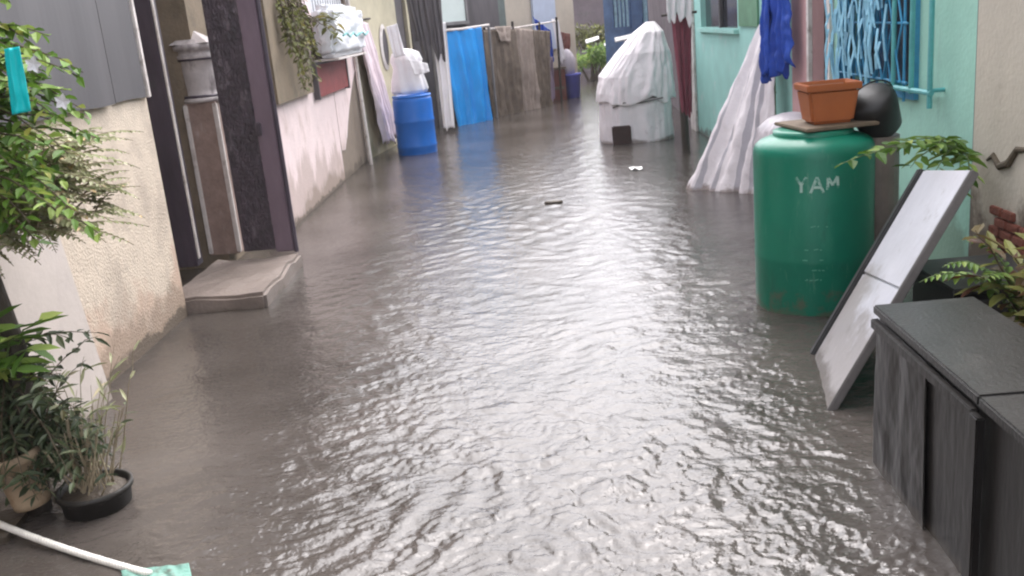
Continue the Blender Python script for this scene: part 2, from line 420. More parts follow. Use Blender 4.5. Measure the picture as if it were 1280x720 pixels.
def shoot(bl, bs, p0, p1, sag, n, L, W, rnd, r0=0.006, spread=0.9):
    """a curved shoot with alternate leaves"""
    p0, p1 = Vector(p0), Vector(p1)
    pts = []
    for i in range(9):
        t = i / 8
        p = p0.lerp(p1, t)
        p.z += sag * 4 * t * (1 - t)
        pts.append(p + rvec(rnd) * 0.006)
    tube(bs, pts, [r0 * (1 - 0.75 * i / 8) for i in range(9)], 5)
    for i in range(n):
        t = 0.12 + 0.88 * (i + rnd.random() * 0.5) / n
        t = min(t, 0.999)
        k = int(t * 8)
        p = pts[k].lerp(pts[min(k + 1, 8)], t * 8 - k)
        ax = (pts[min(k + 1, 8)] - pts[k]).normalized()
        side = ax.cross(Vector((0, 0, 1)))
        if side.length < 0.1: side = Vector((1, 0, 0))
        side.normalize()
        d = ax * 0.5 + side * (spread if i % 2 else -spread) + rvec(rnd) * 0.45 + Vector((0, 0, -0.15))
        leaf(bl, p, d, Vector((0, 0, 1)) + rvec(rnd) * 0.5, L * rnd.uniform(0.6, 1.15), W * rnd.uniform(0.7, 1.1))

def frond(bl, bs, p0, p1, sag, n, L, W, rnd):
    """fern-like frond, leaflets in pairs"""
    p0, p1 = Vector(p0), Vector(p1)
    pts = [p0.lerp(p1, i / 10) + Vector((0, 0, sag * 4 * (i / 10) * (1 - i / 10))) for i in range(11)]
    tube(bs, pts, [0.004 * (1 - 0.07 * i) for i in range(11)], 5)
    for i in range(n):
        t = 0.1 + 0.89 * i / n
        k = int(t * 10)
        p = pts[k].lerp(pts[min(k + 1, 10)], t * 10 - k)
        ax = (pts[min(k + 1, 10)] - pts[k]).normalized()
        side = ax.cross(Vector((0, 0, 1))).normalized()
        f = math.sin(PI * (0.15 + 0.8 * t)) * rnd.uniform(0.85, 1.1)
        for sg in (-1, 1):
            leaf(bl, p, ax * 0.35 + side * sg + Vector((0, 0, rnd.uniform(-0.35, 0.05))), Vector((0, 0, 1)), L * f, W * f)

def clump(bl, c, rad, n, L, W, rnd, down=0.2):
    """leaves spread through an uneven volume"""
    c = Vector(c)
    for _ in range(n):
        v = rvec(rnd)
        while v.length > 1: v = rvec(rnd)
        v = v * (0.45 + 0.55 * rnd.random())
        p = c + Vector((v.x * rad[0], v.y * rad[1], v.z * rad[2]))
        if noise.noise(p * 9) < -0.22: continue
        d = v * 0.8 + rvec(rnd) * 0.7 + Vector((0, 0, -down))
        if d.length < 0.05: d = Vector((0, 0, -1))
        leaf(bl, p, d, Vector((0, -0.4, 1)) + rvec(rnd) * 0.6, L * rnd.uniform(0.55, 1.2), W * rnd.uniform(0.6, 1.1))

class Frame:
    """wall-line frame: u along the front, d into the house"""
    def __init__(s, P0, P1, inward):
        s.P0 = Vector((*P0, 0)); s.P1 = Vector((*P1, 0))
        s.L = (s.P1 - s.P0).length
        s.t = (s.P1 - s.P0).normalized()
        n = Vector((-s.t.y, s.t.x, 0))
        s.n = n if n.dot(Vector((*inward, 0))) > 0 else -n
    def p(s, u, d, z): return s.P0 + s.t * u + s.n * d + Vector((0, 0, z))
    def box(s, bm, u0, u1, d0, d1, z0, z1):
        hexa(bm, [s.p(u0, d0, z0), s.p(u1, d0, z0), s.p(u1, d1, z0), s.p(u0, d1, z0),
                  s.p(u0, d0, z1), s.p(u1, d0, z1), s.p(u1, d1, z1), s.p(u0, d1, z1)])

def roof_bm(F, u0, u1, d0, d1, h, slope=0.16, pitch=0.09):
    bm = NB()
    n = int((u1 - u0) / pitch * 6)
    T = []
    for i in range(n + 1):
        u = u0 + (u1 - u0) * i / n
        c = 0.016 * math.sin(2 * PI * (u - u0) / pitch)
        T.append([bm.verts.new(F.p(u, d, h + c + slope * (d - d0) + o)) for d in (d0, d1) for o in (0, -0.004)])
    for i in range(n):
        a, b = T[i], T[i + 1]
        bm.faces.new((a[0], b[0], b[2], a[2]))
        bm.faces.new((a[1], a[3], b[3], b[1]))
        bm.faces.new((a[0], a[1], b[1], b[0]))
        bm.faces.new((a[2], b[2], b[3], a[3]))
    return bm

def house(name, label, P0, P1, inward, h, m, openings=(), depth=3.0, over=0.35, roof_m=None, th=0.14, z0=-0.3, sections=None, drop=0.0):
    """hollow house: front wall pierced by openings, closed sides and back, tin roof"""
    F = Frame(P0, P1, inward)
    root = thing(name, label, 'house', F.P0)
    us = sorted({0.0, F.L} | {o[0] for o in openings} | {o[1] for o in openings} | {s[0] for s in (sections or [])})
    zs = sorted({z0, h} | {o[2] for o in openings} | {o[3] for o in openings})
    def cell(bm, ua, ub):
        for j in range(len(zs) - 1):
            za, zb = zs[j], zs[j + 1]
            um, zm = (ua + ub) / 2, (za + zb) / 2
            if any(o[0] < um < o[1] and o[2] < zm < o[3] for o in openings): continue
            F.box(bm, ua, ub, 0, th, za, zb)
    secs = sections or [(0.0, m)]
    for si, (us0, sm) in enumerate(secs):
        us1 = secs[si + 1][0] if si + 1 < len(secs) else F.L
        bm = NB()
        for i in range(len(us) - 1):
            if us0 - 1e-6 <= us[i] < us1 - 1e-6: cell(bm, us[i], us[i + 1])
        if si == 0:
            F.box(bm, 0, th, th, depth, z0, h)
            F.box(bm, th, F.L - th, depth - th, depth, z0, h)
        if si == len(secs) - 1:
            F.box(bm, F.L - th, F.L, th, depth, z0, h)
        bmesh.ops.remove_doubles(bm, verts=bm.verts, dist=1e-5)
        obj('wall', bm, sm, root)
    obj('roof', roof_bm(F, -0.05, F.L + 0.05, -over, depth + 0.2, h + 0.025, 0.12), roof_m or m_tin, root)
    return root, F

# ------------------------------------------------------------------ the setting: ground and flood water
bm = NB()
bmesh.ops.create_grid(bm, x_segments=8, y_segments=8, size=300, matrix=Matrix.Translation((0, 0, -0.35)))
tag(obj('ground', bm, m_mud), kind='structure')

bm = NB()
bmesh.ops.create_cube(bm, size=1.0, matrix=Matrix.Translation((0, 0, 1.4)) @ Matrix.Diagonal((610, 610, 5.6, 1)))
hz = bpy.data.materials.new('rain_haze')
hz.use_nodes = True
hn = hz.node_tree
hn.nodes.remove(hn.nodes['Principled BSDF'])
pv = hn.nodes.new('ShaderNodeVolumePrincipled')
pv.inputs['Color'].default_value = (0.93, 0.92, 0.94, 1)
pv.inputs['Density'].default_value = 0.0013
hn.links.new(pv.outputs[0], hn.nodes['Material Output'].inputs['Volume'])
tag(obj('haze', bm, hz), kind='stuff')

def water():
    rng = np.random.default_rng(11)
    xs = np.concatenate([[-60, -30, -14, -8, -5, -3.4], np.arange(-2.45, 2.3, 0.0105), [2.6, 3.2, 4, 6, 9, 14, 30, 60]])
    ys = [-60.0, -20.0, -6.0, -2.0, 0.0, 1.2]
    y = 1.6
    while y < 30:
        ys.append(y)
        y += max(0.0095, 0.0038 * y)
    ys += [34, 40, 60, 90]
    ys = np.array(ys)
    X, Y = np.meshgrid(xs, ys)
    dy = np.maximum(0.0095, 0.0038 * np.maximum(Y, 0))
    H = np.zeros_like(X)
    # slow warp so that the wave crests wander
    wx = X + 0.07 * np.sin(2.3 * X + 1.7 * Y) + 0.02 * np.sin(11 * X + 7 * Y) + 0.012 * np.sin(17 * Y - 13 * X) + 0.03 * np.sin(5.1 * Y - 3.3 * X + 1)
    wy = Y + 0.08 * np.sin(2.9 * X - 1.3 * Y + 2) + 0.02 * np.sin(9 * X - 8 * Y + 1) + 0.012 * np.sin(19 * X + 9 * Y) + 0.03 * np.sin(6.3 * X + 2.2 * Y)
    def patch(k, s):          # calm and rough patches
        a = np.zeros_like(X)
        r = np.random.default_rng(k)
        for _ in range(10):
            kx, ky = r.normal(0, s, 2)
            a += np.sin(kx * X + ky * Y * 0.7 + r.uniform(0, 6.28))
        a = a / np.sqrt(5)
        return 1 / (1 + np.exp(-1.6 * a))
    for i in range(110):
        lam = 0.028 * (11 ** rng.random())
        th = rng.normal(PI / 2, 0.75) if i % 3 else rng.uniform(0, 2 * PI)
        k = 2 * PI / lam
        slope = 0.042 if lam < 0.055 else (0.021 if lam < 0.12 else 0.011)
        amp = slope / k
        att = np.clip((lam / dy - 2.5) / 3, 0, 1)
        H += amp * att * np.sin(k * (wx * np.cos(th) + wy * np.sin(th)) + rng.uniform(0, 6.28)) * (0.12 + 1.5 * patch(i % 7, 3.2))
    # rings left by wading feet and the bow waves round them
    for (cx, cy, lam, A, R0) in ((-0.95, 2.75, 0.13, 0.0034, 0.75), (-0.3, 3.3, 0.10, 0.0013, 0.6), (0.75, 2.6, 0.11, 0.0012, 0.6),
                                 (-1.0, 4.6, 0.09, 0.0012, 0.7), (0.1, 5.2, 0.12, 0.0008, 0.9)):
        r = np.hypot(wx - cx, wy - cy)
        H += A * np.sin(2 * PI * r / lam) * np.exp(-((r - R0 * .55) / (R0 * .45)) ** 2) * (0.3 + patch(41, 2.2))
    # rain drops: small damped rings
    for _ in range(1800):
        cy = 1.9 + 9 * rng.random() ** 1.4
        cx = rng.uniform(-2.1, 2.0)
        R0 = rng.uniform(0.015, 0.08)
        lam = rng.uniform(0.022, 0.04)
        iy = np.searchsorted(ys, [cy - 0.2, cy + 0.2])
        ix = np.searchsorted(xs, [cx - 0.2, cx + 0.2])
        sl = (slice(iy[0], iy[1]), slice(ix[0], ix[1]))
        r = np.hypot(X[sl] - cx, Y[sl] - cy)
        att = np.clip((lam / dy[sl] - 1.2) / 1.5, 0, 1)
        H[sl] += 0.0022 * att * np.cos(2 * PI * (r - R0) / lam) * np.exp(-((r - R0) / 0.025) ** 2)
    # the shallows by the left-hand wall lie stiller
    calm = 0.48 + 0.52 / (1 + np.exp(-(X + 1.15 + 0.25 * np.sin(1.3 * Y)) * 5))
    calm *= 0.45 + 0.55 / (1 + np.exp((X - 1.25) * 7))
    H *= calm
    H[(X < -2.6) | (X > 2.45) | (Y < 1.0) | (Y > 31)] = 0
    ny, nx = X.shape
    co = np.stack([X, Y, H], -1).reshape(-1, 3)
    idx = np.arange(nx * ny).reshape(ny, nx)
    q = np.stack([idx[:-1, :-1], idx[:-1, 1:], idx[1:, 1:], idx[1:, :-1]], -1).reshape(-1, 4)
    me = bpy.data.meshes.new('water')
    me.vertices.add(len(co)); me.vertices.foreach_set('co', co.ravel())
    me.loops.add(q.size); me.loops.foreach_set('vertex_index', q.ravel())
    me.polygons.add(len(q))
    me.polygons.foreach_set('loop_start', np.arange(0, q.size, 4))
    me.polygons.foreach_set('loop_total', np.full(len(q), 4))
    me.polygons.foreach_set('use_smooth', np.ones(len(q), dtype=bool))
    me.update(calc_edges=True)
    m = bpy.data.materials.new('murky_flood_water')
    m.use_nodes = True
    N, Lk = m.node_tree.nodes, m.node_tree.links
    p = N['Principled BSDF']
    p.inputs['Roughness'].default_value = 0.065
    p.inputs['IOR'].default_value = 1.46
    p.inputs['Specular IOR Level'].default_value = 0.5
    tc = N.new('ShaderNodeTexCoord')
    n1 = N.new('ShaderNodeTexNoise'); n1.inputs['Scale'].default_value = 1.1; n1.inputs['Detail'].default_value = 6
    Lk.new(tc.outputs['Object'], n1.inputs['Vector'])
    r1 = N.new('ShaderNodeValToRGB')
    r1.color_ramp.elements[0].position = 0.32; r1.color_ramp.elements[0].color = (0.042, 0.036, 0.031, 1)
    r1.color_ramp.elements[1].position = 0.7; r1.color_ramp.elements[1].color = (0.088, 0.076, 0.068, 1)
    Lk.new(n1.outputs['Fac'], r1.inputs[0])
    Lk.new(r1.outputs[0], p.inputs['Base Color'])
    n2 = N.new('ShaderNodeTexNoise'); n2.inputs['Scale'].default_value = 85; n2.inputs['Detail'].default_value = 3; n2.inputs['Distortion'].default_value = 0.6
    mp = N.new('ShaderNodeMapping'); mp.inputs['Scale'].default_value = (0.7, 1.0, 1.0)
    Lk.new(tc.outputs['Object'], mp.inputs[0]); Lk.new(mp.outputs[0], n2.inputs['Vector'])
    n3 = N.new('ShaderNodeTexNoise'); n3.inputs['Scale'].default_value = 34; n3.inputs['Detail'].default_value = 2
    Lk.new(mp.outputs[0], n3.inputs['Vector'])
    b1 = N.new('ShaderNodeBump'); b1.inputs['Strength'].default_value = 0.5; b1.inputs['Distance'].default_value = 0.0042
    b2 = N.new('ShaderNodeBump'); b2.inputs['Strength'].default_value = 0.5; b2.inputs['Distance'].default_value = 0.007
    Lk.new(n2.outputs['Fac'], b1.inputs['Height']); Lk.new(n3.outputs['Fac'], b2.inputs['Height'])
    Lk.new(b2.outputs[0], b1.inputs['Normal']); Lk.new(b1.outputs[0], p.inputs['Normal'])
    me.materials.append(m)
    o = bpy.data.objects.new('water', me)
    COL.objects.link(o)
    tag(o, kind='structure')
water()

# ------------------------------------------------------------------ left-hand row
# nearest house: cream roughcast below, grey sheet above
hA, FA = house('house', 'nearest house on the left, cream roughcast wall with grey sheet above it', (-2.1, -3.0), (-2.1, 5.36), (-1, 0), 2.9, m_cream, roof_m=m_greytin)
bm = NB()
n = 160
for (ya, yb, off) in ((-2.9, 4.86, 0.030), (4.90, 5.30, 0.016)):      # two overlapping sheets
    rows = []
    for i in range(n + 1):
        yy = ya + (yb - ya) * i / n
        c = 0.0015 * math.sin(yy * 2 * PI / 0.31) + 0.004 * noise.noise(Vector((yy * 5, 0, 3)))
        rows.append([bm.verts.new((-2.1 + off + c + dx, yy, z)) for z in (1.275 + 0.004 * math.sin(yy * 9), 2.85) for dx in (0, 0.008)])
    for i in range(n):
        a, b = rows[i], rows[i + 1]
        bm.faces.new((a[1], b[1], b[3], a[3])); bm.faces.new((a[0], a[1], b[1], b[0])[::-1]); bm.faces.new((a[0], a[2], b[2], b[0]))
    bm.faces.new((rows[-1][0], rows[-1][1], rows[-1][3], rows[-1][2])); bm.faces.new((rows[0][0], rows[0][2], rows[0][3], rows[0][1]))
obj('sheet_cladding', bm, m_greysheet, hA)
bm = NB(); box(bm, (-2.085, 5.33, 2.06), (0.045, 0.035, 1.58), bevel=0.004)
obj('corner_trim', bm, m_whitetrim, hA)

# porch house: recessed doorway behind the step
hB, FB = house('house', 'narrow ochre house behind the concrete step, with recessed dark doorway', (-2.62, 5.42), (-2.62, 7.62), (-1, 0), 2.9, m_ochre,
               openings=[(0.15, 0.62, 0.05, 2.1)], over=0.75)
bm = NB()
FB.box(bm, 0.15, 0.62, 0.06, 0.10, 0.05, 2.1)
obj('door', bm, m_darkboard, hB)
bm = NB(); FB.box(bm, 1.15, 2.2, -0.42, -0.002, -0.3, 2.9)
obj('side_bay', bm, m_ochre, hB)

bm = NB()
box(bm, (-1.93, 5.88, -0.035), (0.60, 1.0, 0.26), bevel=0.02)
bmesh.ops.subdivide_edges(bm, edges=bm.edges[:], cuts=6, use_grid_fill=True)
for v in bm.verts:
    v.co += Vector((noise.noise(v.co * 3), noise.noise(v.co * 3 + Vector((5, 0, 0))), noise.noise(v.co * 6))) * 0.022
o = obj('doorstep', bm, m_concrete, loc=(-1.93, 5.88, 0))
tag(o, 'worn concrete doorstep just above the water below the dark gate', 'step')

g = thing('door_post', 'dark purple painted post at the edge of the cream wall', 'post', (-2.36, 6.25, 0.1))
bm = NB(); box(bm, (-2.36, 6.25, 1.35), (0.135, 0.11, 2.5), bevel=0.006); obj('post', bm, m_purple, g)
bm = NB(); box(bm, (-2.285, 6.22, 1.35), (0.012, 0.03, 2.4), bevel=0.003); obj('edge_strip', bm, m_whitetrim, g)

g = thing('gate_pillar', 'square brown pillar with white edges and a moulded cap beside the dark gate', 'pillar', (-2.2, 6.66, 0.1))
bm = NB(); box(bm, (-2.215, 6.66, 0.62), (0.21, 0.21, 1.06)); obj('shaft', bm, m_brownpl, g)
bm = NB()
for sx in (-1, 1):
    for sy in (-1, 1): box(bm, (-2.215 + sx * 0.1, 6.66 + sy * 0.1, 0.62), (0.03, 0.03, 1.04), bevel=0.005)
obj('edge_moulding', bm, m_whitetrim, g)
bm = NB()
lathe(bm, (-2.215, 6.66, 1.148), [(0.10, 0.0), (0.138, 0.004), (0.142, 0.02), (0.132, 0.036), (0.116, 0.042), (0.116, 0.09), (0.122, 0.20), (0.122, 0.285), (0.134, 0.292), (0.137, 0.31), (0.126, 0.325),
      (0.126, 0.345), (0.15, 0.352), (0.152, 0.385), (0.13, 0.392)], 40)
v0 = [bm.verts.new((-2.215 + sx * 0.13, 6.66 + sy * 0.13, 1.539)) for sx, sy in ((-1, -1), (1, -1), (1, 1), (-1, 1))]
ap = bm.verts.new((-2.215, 6.66, 1.63))
for k in range(4): bm.faces.new((v0[k], v0[(k + 1) % 4], ap))
for f in bm.faces: f.smooth = len(f.verts) == 4
obj('cap', bm, m_capital, g)
for z in (1.19, 1.437):
    bm = NB(); lathe(bm, (-2.215, 6.66, z), [(0.11, -0.010), (0.133, -0.008), (0.136, 0.0), (0.133, 0.008), (0.11, 0.010)], 40); obj('ring', bm, m_purple, g, smooth=True)

g = thing('metal_gate', 'dark embossed metal gate leaf standing open across the step', 'gate', (-1.9, 6.45, 0.1))
bm = NB(); box(bm, (-1.935, 6.45, 1.18), (0.22, 0.03, 2.12), bevel=0.004)
for r_ in range(26):
    for c_ in range(3):
        box(bm, (-2.01 + 0.075 * c_ + (0.02 if r_ % 2 else 0), 6.431, 0.2 + 0.08 * r_), (0.045, 0.016, 0.05), bevel=0.007)
obj('embossed_panel', bm, m_gate, g)
bm = NB(); box(bm, (-1.758, 6.45, 1.18), (0.125, 0.055, 2.16), bevel=0.008); obj('stile', bm, m_purple2, g)
bm = NB(); tube(bm, [(-1.682, 6.44, 0.09), (-1.682, 6.44, 2.26)], 0.016, 10); obj('edge_rod', bm, m_purple, g)
bm = NB(); box(bm, (-1.80, 6.405, 0.95), (0.03, 0.05, 0.09), bevel=0.006); obj('latch', bm, m_gate, g)

# pink house
hC, FC = house('house', 'pink and white limewashed house with bare brown render at its right end', (-2.02, 7.66), (-2.02, 11.75), (-1, 0), 2.6, m_pink,
               openings=[(2.0, 3.9, 1.55, 2.3)], sections=[(0.0, m_pink), (2.55, m_brownwall)], roof_m=m_greytin)
bm = NB()
for i in range(14):
    FC.box(bm, 2.03 + 0.135 * i, 2.10 + 0.135 * i, 0.03, 0.06, 1.55, 2.3)
obj('window_slats', bm, m_whiteplastic, hC)
bm = NB()
for i in range(10):          # broken patch of limewash left on the render, one ragged coat
    pass
bm.free()
bm = NB(); FC.box(bm, 0.0, 1.35, -0.06, -0.003, 1.02, 2.85); obj('stained_upper_wall', bm, m_ochre, hC)
# ragged pink coat above the render: a thin plaster skin whose lower edge falls away
bm = NB()
pr = [(2.55, 0.32), (2.75, 0.30), (2.95, 0.42), (3.1, 0.55), (3.35, 0.74), (3.55, 0.86), (3.8, 1.0), (4.05, 1.1)]
fr = [bm.verts.new(FC.p(u, -0.006, z)) for u, z in pr] + [bm.verts.new(FC.p(4.05, -0.006, 1.5)), bm.verts.new(FC.p(2.55, -0.006, 1.5))]
f = bm.faces.new(fr)
ex = bmesh.ops.extrude_face_region(bm, geom=[f])
bmesh.ops.translate(bm, verts=[e for e in ex['geom'] if isinstance(e, bmesh.types.BMVert)], vec=FC.n * 0.005)
obj('limewash_coat', bm, m_pink, hC)
bm = NB(); tube(bm, [(-1.98, 11.62, 0.0), (-1.98, 11.60, 2.6)], 0.02, 10); obj('drain_pipe', bm, m_whitetrim, hC)

g = thing('red_board', 'dull red board fixed to the pink wall under the white bundle', 'board', (-1.99, 10.0, 0.95))
bm = NB(); FC.box(bm, 1.62, 3.2, -0.05, -0.008, 0.95, 1.25); obj('panel', bm, m_red, g)
bm = NB()
FC.box(bm, 1.58, 3.24, -0.06, -0.004, 1.25, 1.275); FC.box(bm, 1.58, 1.62, -0.06, -0.004, 0.93, 1.25); FC.box(bm, 3.2, 3.24, -0.06, -0.004, 0.93, 1.25)
obj('frame', bm, m_darkboard, g)

g = thing('wrapped_bundle', 'bundle wrapped in crumpled white plastic on a wall shelf above the red board', 'bundle', (-1.9, 10.2, 1.3))
bm = NB()
box(bm, (-1.87, 10.25, 1.545), (0.20, 1.80, 0.49), 0, 0.05)
bmesh.ops.subdivide_edges(bm, edges=bm.edges[:], cuts=14, use_grid_fill=True)
for v in bm.verts:
    q = Vector((v.co.x * 4, v.co.y * 3.2, v.co.z * 9))
    dd = noise.noise(q) * 0.035 + abs(noise.noise(q * 2.3)) * 0.05 + noise.noise(q * 5) * 0.012
    v.co += Vector((dd, -dd * 0.8, 0.4 * dd))
obj('plastic_wrap', bm, m_whiteplastic, g, smooth=True)
bm = NB(); tube(bm, [(-1.70 + 0.01 * math.sin(k), 9.45 + 0.16 * k, 1.50 + 0.02 * math.sin(2.1 * k)) for k in range(11)], 0.010, 6); obj('tie_cord', bm, m_teal, g)
bm = NB(); box(bm, (-1.88, 10.25, 1.287), (0.24, 1.75, 0.02), bevel=0.003); obj('shelf', bm, m_whitetrim, g)

# dry creeper hanging down the stained wall
g = thing('hanging_plant', 'dry olive creeper hanging over the stained wall left of the white bundle', 'plant', (-1.9, 8.5, 1.9))
rnd = random.Random(21)
bl, bs = NB(), NB()
for i in range(26):
    y0 = rnd.uniform(7.85, 8.95)
    z1 = 1.05 + 0.5 * rnd.random()
    shoot(bl, bs, (-1.93, y0, rnd.uniform(1.7, 2.1)), (-1.86 + rnd.uniform(-0.03, 0.05), y0 + rnd.uniform(-0.15, 0.15), z1), 0.02, 16, 0.07, 0.035, rnd, 0.005)
for i in range(4):
    shoot(bl, bs, (-1.88, 8.9, 1.65), (-1.70, 9.25 + 0.1 * i, 1.42 + 0.08 * i), 0.06, 9, 0.10, 0.05, rnd, 0.006)
obj('foliage', bl, lf_olive, g); obj('stem', bs, m_stem, g)

# clothes line with pinkish sheet
g = thing('clothes_pole', 'thin pale upright pole between the pink house and the hanging sheet', 'pole', (-1.93, 11.45, 0))
bm = NB(); tube(bm, [(-1.90, 11.3, -0.3), (-1.93, 11.32, 1.0), (-1.95, 11.36, 2.3)], 0.022, 10); obj('shaft', bm, m_whitetrim, g)
bm = NB(); tube(bm, [(-1.94, 11.36, 1.68), (-1.9, 12.1, 1.665), (-1.9, 12.85, 1.68)], 0.012, 8); obj('crossbar', bm, m_trunk, g)
bm = NB(); cloth(bm, (-1.92, 11.5, 1.66), (-1.9, 12.35, 1.62), (-1.78, 13.0, 0.14), (-1.80, 12.0, 0.16), 60, 50, 0.045, 6, 3, 0.006, 0.4, 0.6, 0.12)
o = obj('hanging_sheet', bm, m_pinkcloth, loc=(-1.9, 12.2, 0.14), smooth=True)
tag(o, 'long pinkish white sheet hanging from the pole, reaching down to the water', 'cloth')

# pale yellow house with its oval niche
hD, FD = house('house', 'pale yellow house with an oval niche behind the blue barrel', (-2.0, 11.8), (-1.62, 14.55), (-1, 0), 2.45, m_yellow,
               openings=[(2.05, 2.65, 0.2, 2.2)], depth=2.6)
bm = NB(); FD.box(bm, 2.05, 2.65, 0.05, 0.09, 0.2, 2.2); obj('door', bm, m_darkboard, hD)
bm = NB()
c = FD.p(1.25, -0.012, 1.30)
n = 32
vo = [bm.verts.new(c + FD.t * (0.20 * math.cos(2 * PI * k / n)) + Vector((0, 0, 0.30 * math.sin(2 * PI * k / n)))) for k in range(n)]
vi = [bm.verts.new(c + FD.t * (0.14 * math.cos(2 * PI * k / n)) + Vector((0, 0, 0.24 * math.sin(2 * PI * k / n))) - FD.n * 0.02) for k in range(n)]
for k in range(n): bm.faces.new((vo[k], vo[(k + 1) % n], vi[(k + 1) % n], vi[k]))
ob = obj('niche_frame', bm, m_whitetrim, hD)
bm = NB()
vb = [bm.verts.new(c - FD.n * 0.006 + FD.t * (0.15 * math.cos(2 * PI * k / n)) + Vector((0, 0, 0.25 * math.sin(2 * PI * k / n)))) for k in range(n)]
bm.faces.new(vb)
obj('niche', bm, m_darkboard, hD)

# barrel with white clothing on it
def barrel(g, c, r, h, m, seg=56):
    bm = NB()
    prof = [(0.001, 0.0), (r * 0.93, 0.0), (r * 0.98, 0.03), (r, 0.07), (r, h * 0.30), (r * 1.025, h * 0.32), (r * 1.025, h * 0.345), (r, h * 0.365), (r, h * 0.64),
            (r * 1.025, h * 0.66), (r * 1.025, h * 0.685), (r, h * 0.705), (r, h * 0.92), (r * 0.985, h * 0.96), (r * 0.93, h)]
    lathe(bm, c, prof, seg, closed=(False, True))
    obj('body', bm, m, g, smooth=True)
    bm = NB()
    lathe(bm, (c[0], c[1], c[2] + h), [(r * 0.95, -0.012), (r * 0.985, 0.0), (r * 0.97, 0.02), (r * 0.9, 0.022), (r * 0.88, 0.006), (0.001, 0.006)], seg, closed=(False, False))
    obj('rim', bm, m, g, smooth=True)
g = thing('plastic_barrel', 'round blue plastic barrel by the yellow wall, with a white garment draped over it', 'barrel', (-1.42, 12.02, -0.2))
barrel(g, (-1.42, 12.02, -0.2), 0.245, 0.9, m_blue)
g = thing('white_garment', 'white garment slung on the blue barrel against the yellow wall', 'garment', (-1.42, 12.1, 0.73))
bm = NB()
lathe(bm, (-1.44, 12.06, 0.735), [(0.02, 0.0), (0.20, 0.0), (0.215, 0.05), (0.20, 0.16), (0.17, 0.30), (0.185, 0.40), (0.16, 0.49), (0.08, 0.53), (0.02, 0.54)], 60, 1.0, 0.7,
      wob=lambda a, z: 0.16 * noise.noise(Vector((math.cos(a) * 2, math.sin(a) * 2, z * 6))) + 0.06 * math.sin(9 * a + z * 6))
obj('cloth_body', bm, m_white, g, smooth=True)
bm = NB(); cloth(bm, (-1.40, 11.9, 1.16), (-1.17, 11.93, 1.08), (-1.15, 11.9, 0.98), (-1.33, 11.88, 0.95), 18, 12, 0.015, 2, 5); obj('sleeve', bm, m_white, g, smooth=True)
bm = NB(); cloth(bm, (-1.62, 11.93, 1.55), (-1.48, 11.93, 1.58), (-1.42, 11.9, 1.20), (-1.56, 11.9, 1.18), 18, 16, 0.015, 2, 6); obj('strap_cloth', bm, m_white, g, smooth=True)

# dark strips and a white cloth in front of the yellow house's door
bm = NB(); cloth(bm, (-1.56, 13.75, 2.3), (-1.06, 13.95, 2.3), (-1.1, 13.9, 1.12), (-1.5, 13.75, 1.15), 50, 24, 0.035, 7, 8, 0.006, 0.8, 0.3, 0.25)
o = obj('door_curtain', bm, m_darkboard, loc=(-1.3, 13.85, 1.12), smooth=True)
tag(o, 'dark grey striped curtain hanging between the yellow house and the white strip', 'curtain')
bm = NB(); cloth(bm, (-1.26, 14.1, 1.58), (-1.06, 14.15, 1.55), (-1.08, 14.05, 0.05), (-1.24, 14.0, 0.08), 22, 40, 0.025, 2, 9, 0.006, 0.5, 0.5, 0.05)
o = obj('hanging_cloth', bm, m_white, loc=(-1.15, 14.1, 0.05), smooth=True)
tag(o, 'narrow white cloth hanging left of the bright blue tarp', 'cloth')

# house behind the blue tarp
hE, FE = house('house', 'grey house behind the bright blue tarp, with a white window panel up high', (-1.62, 14.75), (-0.35, 16.75), (-1, 0.6), 2.5, m_darkboard, depth=2.6, roof_m=m_greytin)
bm = NB(); FE.box(bm, 0.25, 1.35, -0.04, -0.004, 1.55, 2.4); obj('window_panel', bm, mat('pale_window_panel', (0.66, 0.74, 0.70), 0.35, 0.06, 4, 0.05, 20), hE)
bm = NB(); FE.box(bm, 0.2, 1.4, -0.07, -0.004, 1.50, 1.55); FE.box(bm, 0.2, 0.25, -0.06, -0.004, 1.55, 2.44); FE.box(bm, 1.35, 1.4, -0.06, -0.004, 1.55, 2.44); FE.box(bm, 0.25, 1.35, -0.06, -0.004, 2.4, 2.44)
obj('window_frame', bm, m_greytin, hE)
g = thing('tarp_rail', 'pale metal rail on two posts that the bright blue tarp hangs from', 'rail', (-1.2, 15.0, 0))
bm = NB(); tube(bm, [(-1.34, 14.7, 1.44), (-0.9, 15.1, 1.43), (-0.5, 15.55, 1.45)], 0.02, 10); obj('rail', bm, m_whitetrim, g)
for px_, py_ in ((-1.34, 14.72), (-0.5, 15.57)):
    bm = NB(); tube(bm, [(px_, py_, -0.3), (px_, py_, 1.47)], 0.022, 10); obj('post', bm, m_greytin, g)
bm = NB(); cloth(bm, (-1.22, 14.82, 1.42), (-0.62, 15.36, 1.43), (-0.58, 15.3, -0.05), (-1.09, 14.78, -0.03), 60, 50, 0.045, 3, 12, 0.006, 0.5, 0.35)
o = obj('blue_tarp', bm, m_bluetarp, loc=(-0.9, 15.1, 0), smooth=True)
tag(o, 'bright blue tarp hung like a curtain from a rail, its hem in the water', 'tarp')

